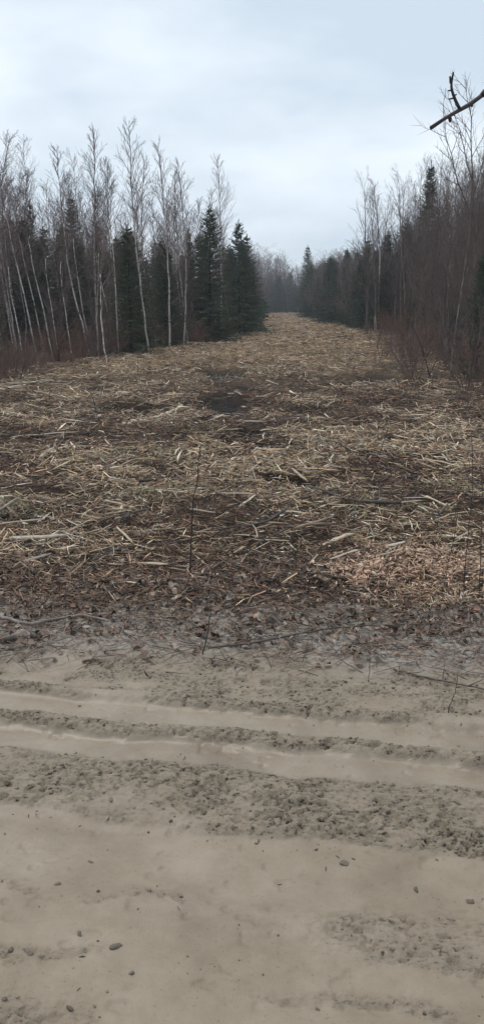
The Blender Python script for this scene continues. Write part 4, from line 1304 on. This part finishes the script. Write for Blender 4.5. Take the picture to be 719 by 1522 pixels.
# thin saplings left standing
TWIG = 0.0012
def sapling(pix, r_, label, twigs=6, seed=0, tl=0.14):
    r_ = r_ * 0.75
    twigs = (twigs + 1) // 2
    rg_ = np.random.default_rng(seed)
    x_, y_ = G(*pix[0])
    z_ = HZ(x_, y_)
    base = np.array([x_, y_, z_])
    pl = np.array([AT(a_, b_, y_) for a_, b_ in pix]) - base
    pl[0] = (0, 0, -0.03)
    pts = resample(pl, 16)
    pts[1:] += rg_.normal(0, r_ * 0.5, (15, 3))
    e = tag(link('sapling', None, None, base), label, 'sapling', 'thin leafless saplings of the near clearing')
    V, F = join([tube(pts, np.linspace(r_, r_ * 0.45, 16), 6)])
    link('stem', mesh_np('stem', V, F, [M_TWIG], smooth=True), e)
    spec = [(4, 2, 0.5, 0.4, 0.05, 0.1), (2, 0, 0, 0, 0.03, 0.1)]
    for j in range(twigs):
        segs = []
        k_ = rg_.integers(4, 15)
        grow(segs, pts[k_], vrot(pts[k_] - pts[k_ - 1], rg_.uniform(0.5, 1.1), rg_), tl * rg_.uniform(0.5, 1.3), r_ * 0.5, 0, rg_, spec)
        link('twig', segs_mesh('twig', segs, M_TWIG), e)
sapling([(283, 858), (284, 800), (288, 740), (294, 700), (298, 662)], 0.0068, 'tall thin dark sapling standing alone left of centre', 5, 1, 0.12)
sapling([(300, 973), (308, 945), (313, 915), (312, 888)], 0.0045, 'small dark forked sapling at the mud edge left of centre', 5, 2, 0.16)
sapling([(547, 1012), (549, 990), (549, 962), (548, 930)], 0.002, 'straight dry stalk standing in the mud right of centre', 1, 3, 0.06)
sapling([(664, 1062), (668, 1045), (676, 1030), (680, 1000)], 0.003, 'crooked short twig sticking out of the grey mud at right', 2, 4, 0.08)
sapling([(655, 885), (665, 840), (676, 790), (682, 740)], 0.0036, 'leaning sapling rising from the orange chips', 5, 5)
sapling([(640, 850), (645, 810), (652, 770), (650, 735)], 0.003, 'thin upright sapling left of the leaning one by the chips', 4, 6)
sapling([(688, 880), (694, 800), (703, 720), (700, 640)], 0.004, 'tallest thin sapling near the right border', 8, 7, 0.2)
sapling([(712, 890), (713, 830), (716, 760), (714, 690)], 0.0036, 'sapling at the very right border', 6, 8, 0.18)
sapling([(440, 850), (438, 820), (434, 800)], 0.004, 'stubby dark twig upright in the litter at centre', 3, 9, 0.08)
sapling([(96, 935), (98, 905), (97, 880), (101, 852)], 0.002, 'fine dry stalk behind the curved stick on the left', 1, 10, 0.05)
sapling([(368, 850), (372, 828), (370, 800)], 0.0022, 'fine dark stalk right of the tall sapling', 2, 11, 0.06)
sapling([(560, 690), (566, 668), (572, 650), (574, 640)], 0.008, 'dark broken stem standing in the right of the clearing', 2, 12, 0.15)
sapling([(536, 640), (532, 622), (527, 606)], 0.008, 'short dark stem beside the dark hollow on the right', 2, 13, 0.15)
sapling([(205, 560), (206, 545), (204, 530)], 0.01, 'small bare sapling in front of the left birches', 3, 14, 0.3)
sapling([(142, 612), (140, 594), (132, 580)], 0.012, 'forked twig upright on the left mulch', 3, 15, 0.3)
sapling([(672, 560), (668, 520), (660, 470), (662, 420), (658, 390)], 0.02, 'dark curved stem standing in front of the right thicket', 6, 16, 0.6)
sapling([(640, 560), (628, 520), (615, 490), (604, 468)], 0.016, 'pale leaning stem in the right brush', 4, 17, 0.5)
sapling([(635, 558), (648, 535), (662, 520)], 0.014, 'short pale stem slanting right in the brush', 3, 18, 0.4)

# dead leaves that can be picked out
VMARK = [(40, 'the curved grey stick'), (140, 'the short stick stub'), (262, 'the single yellow chip'), (306, 'the small forked sapling'), (440, 'the stubby upright twig'), (549, 'the straight dry stalk'), (665, 'the crooked short twig'), (725, 'the right border')]
LV = []
for k_ in range(6):
    V, F = leaves_mesh(np.zeros((1, 3)), np.ones(1), np.zeros(1), np.zeros(1), np.zeros(1), np.array([random.uniform(-0.3, 0.9)]), np.array([random.uniform(0.5, 0.85)]))
    LV.append(mesh_np('dead_leaf', V, [F], [M_LEAF]))
for k_ in range(280):
    px = random.uniform(-20, 740)
    py = 862 + 120 * random.random() ** 1.5 + (10 if px > 400 else 0)
    x_, y_ = G(px, py)
    s_ = random.uniform(0.03, 0.058)
    vm_ = min(VMARK, key=lambda q: abs(q[0] - px))
    third = ('left of ' if px < vm_[0] else 'right of ') + vm_[1]
    rowd = 'by the mulch' if py < 905 else 'nearer the road'
    lab = f'curled brown dead leaf on the verge {rowd}, {third}'
    o = link('dead_leaf', random.choice(LV), None, (x_, y_, HZ(x_, y_) + random.uniform(0.008, 0.03)), (random.gauss(0, .35), random.gauss(0, .35), random.uniform(0, 6.3)), (s_,) * 3)
    tag(o, lab, 'leaf', f'dead leaves on the verge, {third}, {rowd}')
x_, y_ = G(262, 903)
o = link('wood_chip', CHV[1], None, (x_, y_, HZ(x_, y_) + 0.03), (0.3, -0.2, 0.4), (0.06, 0.06, 0.06))
tag(o, 'single pale yellow wood chip lying in the leaf litter left of centre', 'wood chip')

# clods of clay on the road
CL = []
for k_ in range(8):
    vs, fs = blob(60 + k_, 2)
    vs = vs * np.array([1.25, 0.9, 0.7])
    CL.append(mesh_np('mud_clod', vs, [fs], [M_CLOD], smooth=False))
named = [(173, 1408, 11, 'largest round mud clod on the smooth mud at lower left'), (45, 1418, 8, 'dark elongated mud clod near the lower left corner'), (195, 1447, 7, 'dark mud clod just below the largest round one'), (512, 1275, 10, 'dark mud clod at the lower rim of the chewed strip right of centre'),
         (545, 1250, 9, 'dark mud clod within the chewed strip right of centre'), (618, 1314, 8, 'flattish mud clod on the smooth mud at right'), (698, 1332, 8, 'dark mud clod near the right border'), (135, 1272, 6, 'small upright mud clod on the smooth mud at upper left'),
         (472, 1500, 6, 'flat mud clod near the bottom edge right of centre'), (105, 1500, 8, 'pale mud clod near the bottom left corner'), (165, 1190, 8, 'dark clod cluster piece on the chewed strip at left'), (85, 1310, 7, 'low mud clod with a drag mark on the left'), (118, 1390, 7, 'mud clod left of the largest round one')]
def clod(px, py, r_px, lab, grp):
    x_, y_ = G(px, py)
    r_ = 0.6 * r_px / FPX * math.hypot(y_, CAM_H)
    o = link('mud_clod', random.choice(CL), None, (x_, y_, HZ(x_, y_) + r_ * 0.08), (random.gauss(0, .3), random.gauss(0, .3), random.uniform(0, 6.3)), (r_, r_ * random.uniform(.6, 1.1), r_ * random.uniform(.45, .8)))
    tag(o, lab, 'mud clod', grp)
for px, py, r_, lab in named: clod(px, py, r_, lab, 'named mud clods')
for k_ in range(120):
    if k_ < 55:
        px, py, w_ = random.uniform(0, 719), random.uniform(1130, 1250) , 'on the wide chewed strip'
        py += (px - 360) * 0.08
    elif k_ < 85:
        px = random.uniform(0, 719); py = 1088 + (px - 330) * 0.10 + random.gauss(0, 6); w_ = 'on the crumbly ridge above the wet rut'
    elif k_ < 105:
        px = random.uniform(380, 719); py = 1052 + (px - 380) * 0.10 + random.gauss(0, 5); w_ = 'on the upper ridge at right'
    else:
        px = random.uniform(0, 719); py = random.uniform(1400, 1515); w_ = 'on the smooth mud at the bottom'
    clod(px, py, (1.3 + 3.2 * random.random() ** 2), 'small mud clod ' + w_, 'mud clods ' + w_)

# sparse grass
n = 0
Vs, Cs = [], []
for px, py, rx, ry, m_ in [(232, 680, .5, .35, 500), (148, 688, .35, .25, 260), (235, 745, .45, .3, 420), (310, 640, .4, .3, 200), (440, 665, .6, .3, 160), (690, 735, .4, .3, 260), (560, 765, .4, .2, 160), (20, 770, .3, .2, 160), (370, 700, .4, .25, 160), (360, 560, 2.0, 1.6, 500), (420, 520, 2.5, 3, 500), (580, 545, 1.2, 1, 250)]:
    cx, cy = G(px, py)
    m_ = int(m_ * 0.6)
    x = R.normal(cx, rx * .6, m_); y = R.normal(cy, ry * .6, m_)
    z = land(x, y)[0]
    far_ = cy > 14
    L = R.uniform(0.06, 0.17, m_) * (1.6 if far_ else 1)
    w = (0.008 if far_ else 0.0028) * np.ones(m_)
    a_ = R.uniform(0, 6.3, m_); ln = R.uniform(0.6, 2.4, m_)
    d = np.stack([np.cos(a_) * ln, np.sin(a_) * ln, np.ones(m_)], -1)
    d /= np.linalg.norm(d, axis=1, keepdims=True)
    sd = np.stack([-np.sin(a_), np.cos(a_), 0 * a_], -1)
    p = np.stack([x, y, z + 0.01], -1)
    mid = p + d * (L * .55)[:, None]
    tip = mid + (d * [1.3, 1.3, .5]) * (L * .5)[:, None]
    Vs.append(np.stack([p - sd * w[:, None], p + sd * w[:, None], mid + sd * w[:, None] * .8, mid - sd * w[:, None] * .8, tip], 1).reshape(-1, 3))
    g_ = np.array([[0.085, 0.105, 0.045]]) * R.uniform(0.6, 1.3, (m_, 1))
    g_[R.random(m_) < 0.35] = [0.2, 0.16, 0.085]
    Cs.append(np.repeat(g_, 5, 0))
    n += m_
b_ = np.arange(n)[:, None] * 5
tag(link('grass', mesh_np('grass', np.concatenate(Vs), [b_ + np.array([[0, 1, 2, 3]]), b_ + np.array([[3, 2, 4]])], [M_GRASS], color=np.concatenate(Cs))), 'sparse tufts of dull green grass between the shredded wood', 'grass', kind='stuff')

# ------------------------------------------------------------------ damp air
M_HAZE = bpy.data.materials.new('damp_air')
M_HAZE.use_nodes = True
nt = M_HAZE.node_tree
nt.nodes.clear()
ho = nt.nodes.new('ShaderNodeOutputMaterial')
hv = nt.nodes.new('ShaderNodeVolumePrincipled')
hv.inputs['Color'].default_value = (0.86, 0.92, 1.0, 1)
hv.inputs['Density'].default_value = 0.00095
nt.links.new(hv.outputs['Volume'], ho.inputs['Volume'])
hb = 470.0
V = np.array([(a_ * hb, b_ * hb, c_) for c_ in (-3.0, 14.0) for b_ in (-1, 1) for a_ in (-1, 1)])
F = np.array([[0, 2, 3, 1], [4, 5, 7, 6], [0, 1, 5, 4], [2, 6, 7, 3], [0, 4, 6, 2], [1, 3, 7, 5]])
tag(link('haze', mesh_np('haze', V, [F], [M_HAZE])), 'thin grey damp air softening the distant trees', 'haze', kind='stuff')
